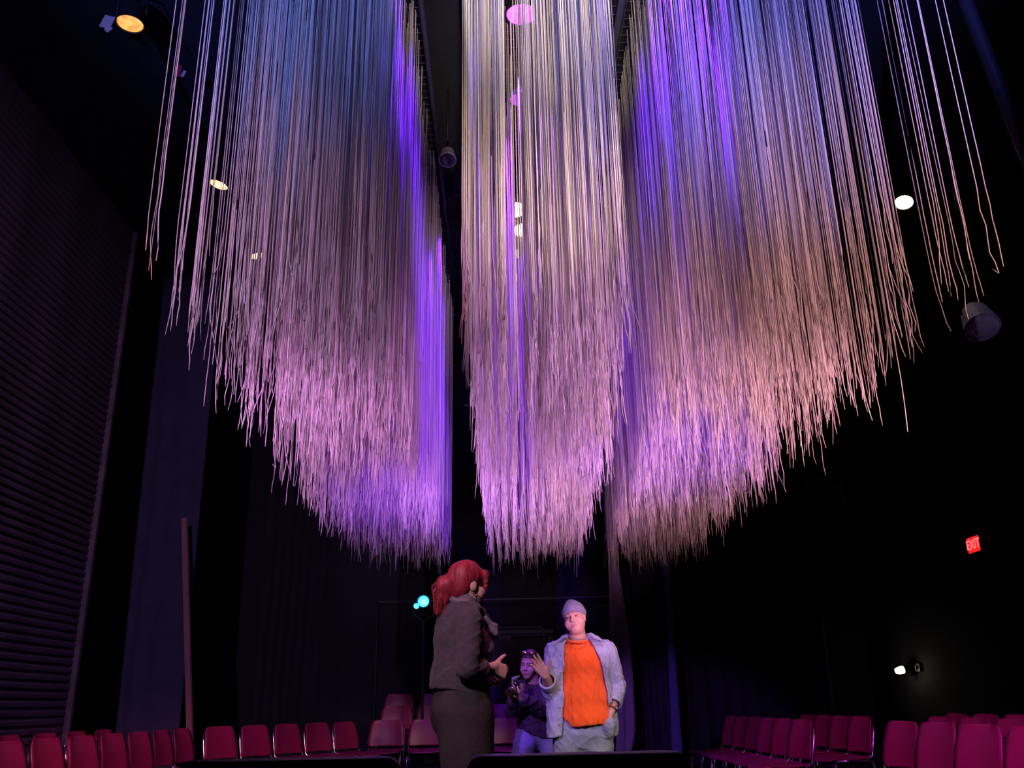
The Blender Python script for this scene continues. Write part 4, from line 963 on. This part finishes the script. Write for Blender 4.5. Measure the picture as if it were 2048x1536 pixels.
#CHAIRS_BEGIN
# ------------------------------------------------------------------ seating
def panel_mesh(name, m, nu, nv, fn, thick):
    """fn(u,v)->(point, normal); closed thin shell with rounded rim"""
    V = []; Fc = []
    for sgn in (1, -1):
        for j in range(nv + 1):
            for i in range(nu + 1):
                p_, n_ = fn(i / nu * 2 - 1, (1 - math.cos(math.pi * j / nv)) / 2); e = 1.0 if 0 < i < nu and 0 < j < nv else .35
                V.append(tuple(np.array(p_) + sgn * thick / 2 * e * np.array(n_)))
    W = nu + 1; N = W * (nv + 1)
    for j in range(nv):
        for i in range(nu):
            a = j * W + i; Fc.append((a, a + 1, a + W + 1, a + W)); Fc.append((a + N + W, a + N + W + 1, a + N + 1, a + N))
    for i in range(nu): a = i; Fc.append((a + N, a + 1 + N, a + 1, a)); a = nv * W + i; Fc.append((a, a + 1, a + 1 + N, a + N))
    for j in range(nv): a = j * W; Fc.append((a, a + W, a + W + N, a + N)); a = j * W + nu; Fc.append((a + N, a + W + N, a + W, a))
    me = bpy.data.meshes.new(name); me.from_pydata(V, [], Fc); me.materials.append(m); me.polygons.foreach_set('use_smooth', [True] * len(me.polygons)); me.update(); return me
def back_fn(u, v):
    z = .478 + .307 * v; wv = .246 - .044 * v
    if v > .78: wv -= .055 * (1 - math.sqrt(max(0, 1 - ((v - .78) / .22) ** 2)))
    if v < .14: wv -= .045 * (1 - math.sqrt(max(0, 1 - ((.14 - v) / .14) ** 2)))
    x = u * wv; y = .190 + .070 * v - .035 * (u * u) + .012 * math.sin(v * math.pi) * -1
    return (x, y, z), unit((.30 * u, -1, .22))
def seat_fn(u, v):
    yv = -.235 + .43 * v; wv = .228 - .012 * v
    if v < .14: wv -= .05 * (1 - math.sqrt(max(0, 1 - ((.14 - v) / .14) ** 2)))
    if v > .88: wv -= .04 * (1 - math.sqrt(max(0, 1 - ((v - .88) / .12) ** 2)))
    z = .435 + .012 * u * u - .018 * math.sin(v * math.pi) - .03 * max(0, (.2 - v) / .2) ** 2 + .006 * v
    return (u * wv, yv, z), unit((-.08 * u, -.05, 1))
def make_chair(sm, fm, name='stacking_chair', pad=.013):
    r_ = empty(name, (0, 0, 0))
    link(bpy.data.objects.new('backrest', panel_mesh('backrest', sm, 10, 16, back_fn, pad)), r_)
    link(bpy.data.objects.new('seat', panel_mesh('seat', sm, 10, 14, seat_fn, pad)), r_)
    for sx in (-1, 1):
        tube('leg', [(sx * .225, -.225, .0), (sx * .218, -.195, .30), (sx * .215, -.18, .415)], .011, fm, r_)
        tube('leg', [(sx * .225, .25, .0), (sx * .218, .19, .30), (sx * .215, .165, .415)], .011, fm, r_)
        tube('seat_rail', [(sx * .215, -.18, .415), (sx * .215, .165, .415)], .011, fm, r_)
        tube('upright', [(sx * .215, .10, .418), (sx * .226, .165, .455), (sx * .231, .172, .50), (sx * .228, .186, .56), (sx * .218, .212, .66), (sx * .208, .226, .72)], .0095, fm, r_)
    return r_
proto = make_chair(M['seat'], M['chrome']); used = [False]
def place(x, y, deg, label, group, z=0):
    o = proto if not used[0] else copy_tree(proto); used[0] = True
    o.location = (x, y, z); o.rotation_euler = (0, 0, math.radians(deg + random.uniform(-2, 2))); tag(o, label, 'chair', group); return o
ordn = ['first', 'second', 'third', 'fourth', 'fifth', 'sixth', 'seventh', 'eighth', 'ninth', 'tenth']
gl = 'burgundy chairs in front of the slatted wall'
for i in range(7): place(-2.88, 6.24 + .545 * i - .20, 88, f'burgundy chair, {ordn[i]} from the left picture edge in the row by the slatted wall', gl)
for i in range(6): place(-3.70, 6.50 + .60 * i, 90, f'burgundy chair back showing over the left front row, {ordn[i]} from the picture edge', gl)
g2 = 'burgundy chairs in the angled row left of the woman'
nm5 = ['leftmost', 'second from left', 'middle', 'second from right', 'rightmost']
for i, (x, y) in enumerate([(-2.73 + .25 * q, 9.86 + .42 * q) for q in range(5)]):
    place(x, y, 61, f'burgundy chair with chrome frame, {nm5[i]} of five in the angled left row', g2)
# raised rows at the back
ri = struct(box('platform_1', (.2, 13.45, .085), (4.6, 1.1, .17), M['riser'], bevel=.01)); ri2 = struct(box('platform_2', (.2, 14.5, .17), (4.6, 1.0, .34), M['riser'], bevel=.01))
g3 = 'burgundy chairs facing front at the back'
for k, x in enumerate((-1.48, -.97, -.46, .05, .56)):
    place(x, 12.08, 0, ['dark burgundy chair at the left end of the back block, floor row', 'burgundy chair on the floor row just left of the woman\'s hips', 'burgundy floor-row chair at the back hidden behind the woman', 'burgundy floor-row chair at the back between the woman and the stooping person', 'burgundy floor-row chair at the back behind the stooping person'][k], g3)
for k, x in enumerate((-1.50, -1.0, 0.0)): place(x, 13.3, 0, ['dim burgundy chair at the left end of the first raised row', 'dim burgundy chair second from left on the first raised row', 'dim burgundy chair on the first raised row in line with the door'][k], g3, .17)
for k, x in enumerate((-1.58, -1.05)): place(x, 14.35, 0, ['darkest burgundy chair at the left end of the top raised row', 'darkest burgundy chair second from left on the top raised row'][k], g3, .34)
g4 = 'burgundy chairs at the right of the stage'
for i in range(6): place(2.30, 10.58 - .505 * i, -84, f'magenta-lit burgundy chair, {ordn[i]} from the far end of the far right front row', g4)
for i in range(4): place(2.66, 6.88 - .56 * i, -82, f'large magenta-lit chair back at lower right, {ordn[i]} from the left of the near group', g4)
for i in range(4): place(3.12, 10.45 - .515 * i, -84, f'shadowed burgundy chair, {ordn[i]} from the far end in the second row at the right', g4)
for i in range(5): place(3.48, 8.05 - .57 * i, -82, f'half-hidden burgundy chair, {ordn[i]} from the far end, behind the large near right chairs', g4)
for i in range(7): place(4.28, 9.45 - .57 * i, -82, f'dim burgundy chair top in the third row at the right, {ordn[i]} from the far end', g4)
# black padded chairs in the foreground
def back2(u, v):
    z = .50 + .352 * v; wv = .233
    if v > .88: wv -= .035 * (1 - math.sqrt(max(0, 1 - ((v - .88) / .12) ** 2)))
    return (u * wv, .20 + .05 * v - .015 * u * u, z), unit((.1 * u, -1, .14))
bc = empty('padded_chair', (0, 0, 0))
link(bpy.data.objects.new('backrest', panel_mesh('backrest', M['blackvinyl'], 14, 44, back2, .035)), bc)
link(bpy.data.objects.new('seat', panel_mesh('seat', M['blackvinyl'], 10, 10, lambda u, v: ((seat_fn(u, v)[0][0], seat_fn(u, v)[0][1], seat_fn(u, v)[0][2] + .02), seat_fn(u, v)[1]), .05)), bc)
for sx in (-1, 1):
    tube('leg', [(sx * .22, -.22, 0), (sx * .22, -.20, .43)], .012, M['black'], bc); tube('leg', [(sx * .22, .26, 0), (sx * .22, .19, .43), (sx * .22, .20, .52)], .012, M['black'], bc)
    tube('seat_rail', [(sx * .22, -.20, .43), (sx * .22, .19, .43)], .011, M['black'], bc)
bc.location = (-.445, 2.24, 0); bc.rotation_euler = (0, 0, math.pi + .02); tag(bc, 'black padded chair back at the bottom edge, left of the woman', 'chair', 'black padded chairs in the foreground')
c2 = copy_tree(bc); c2.location = (.15, 2.24, 0); c2['label'] = 'black padded chair back at the bottom edge, below the people'
#CHAIRS_END
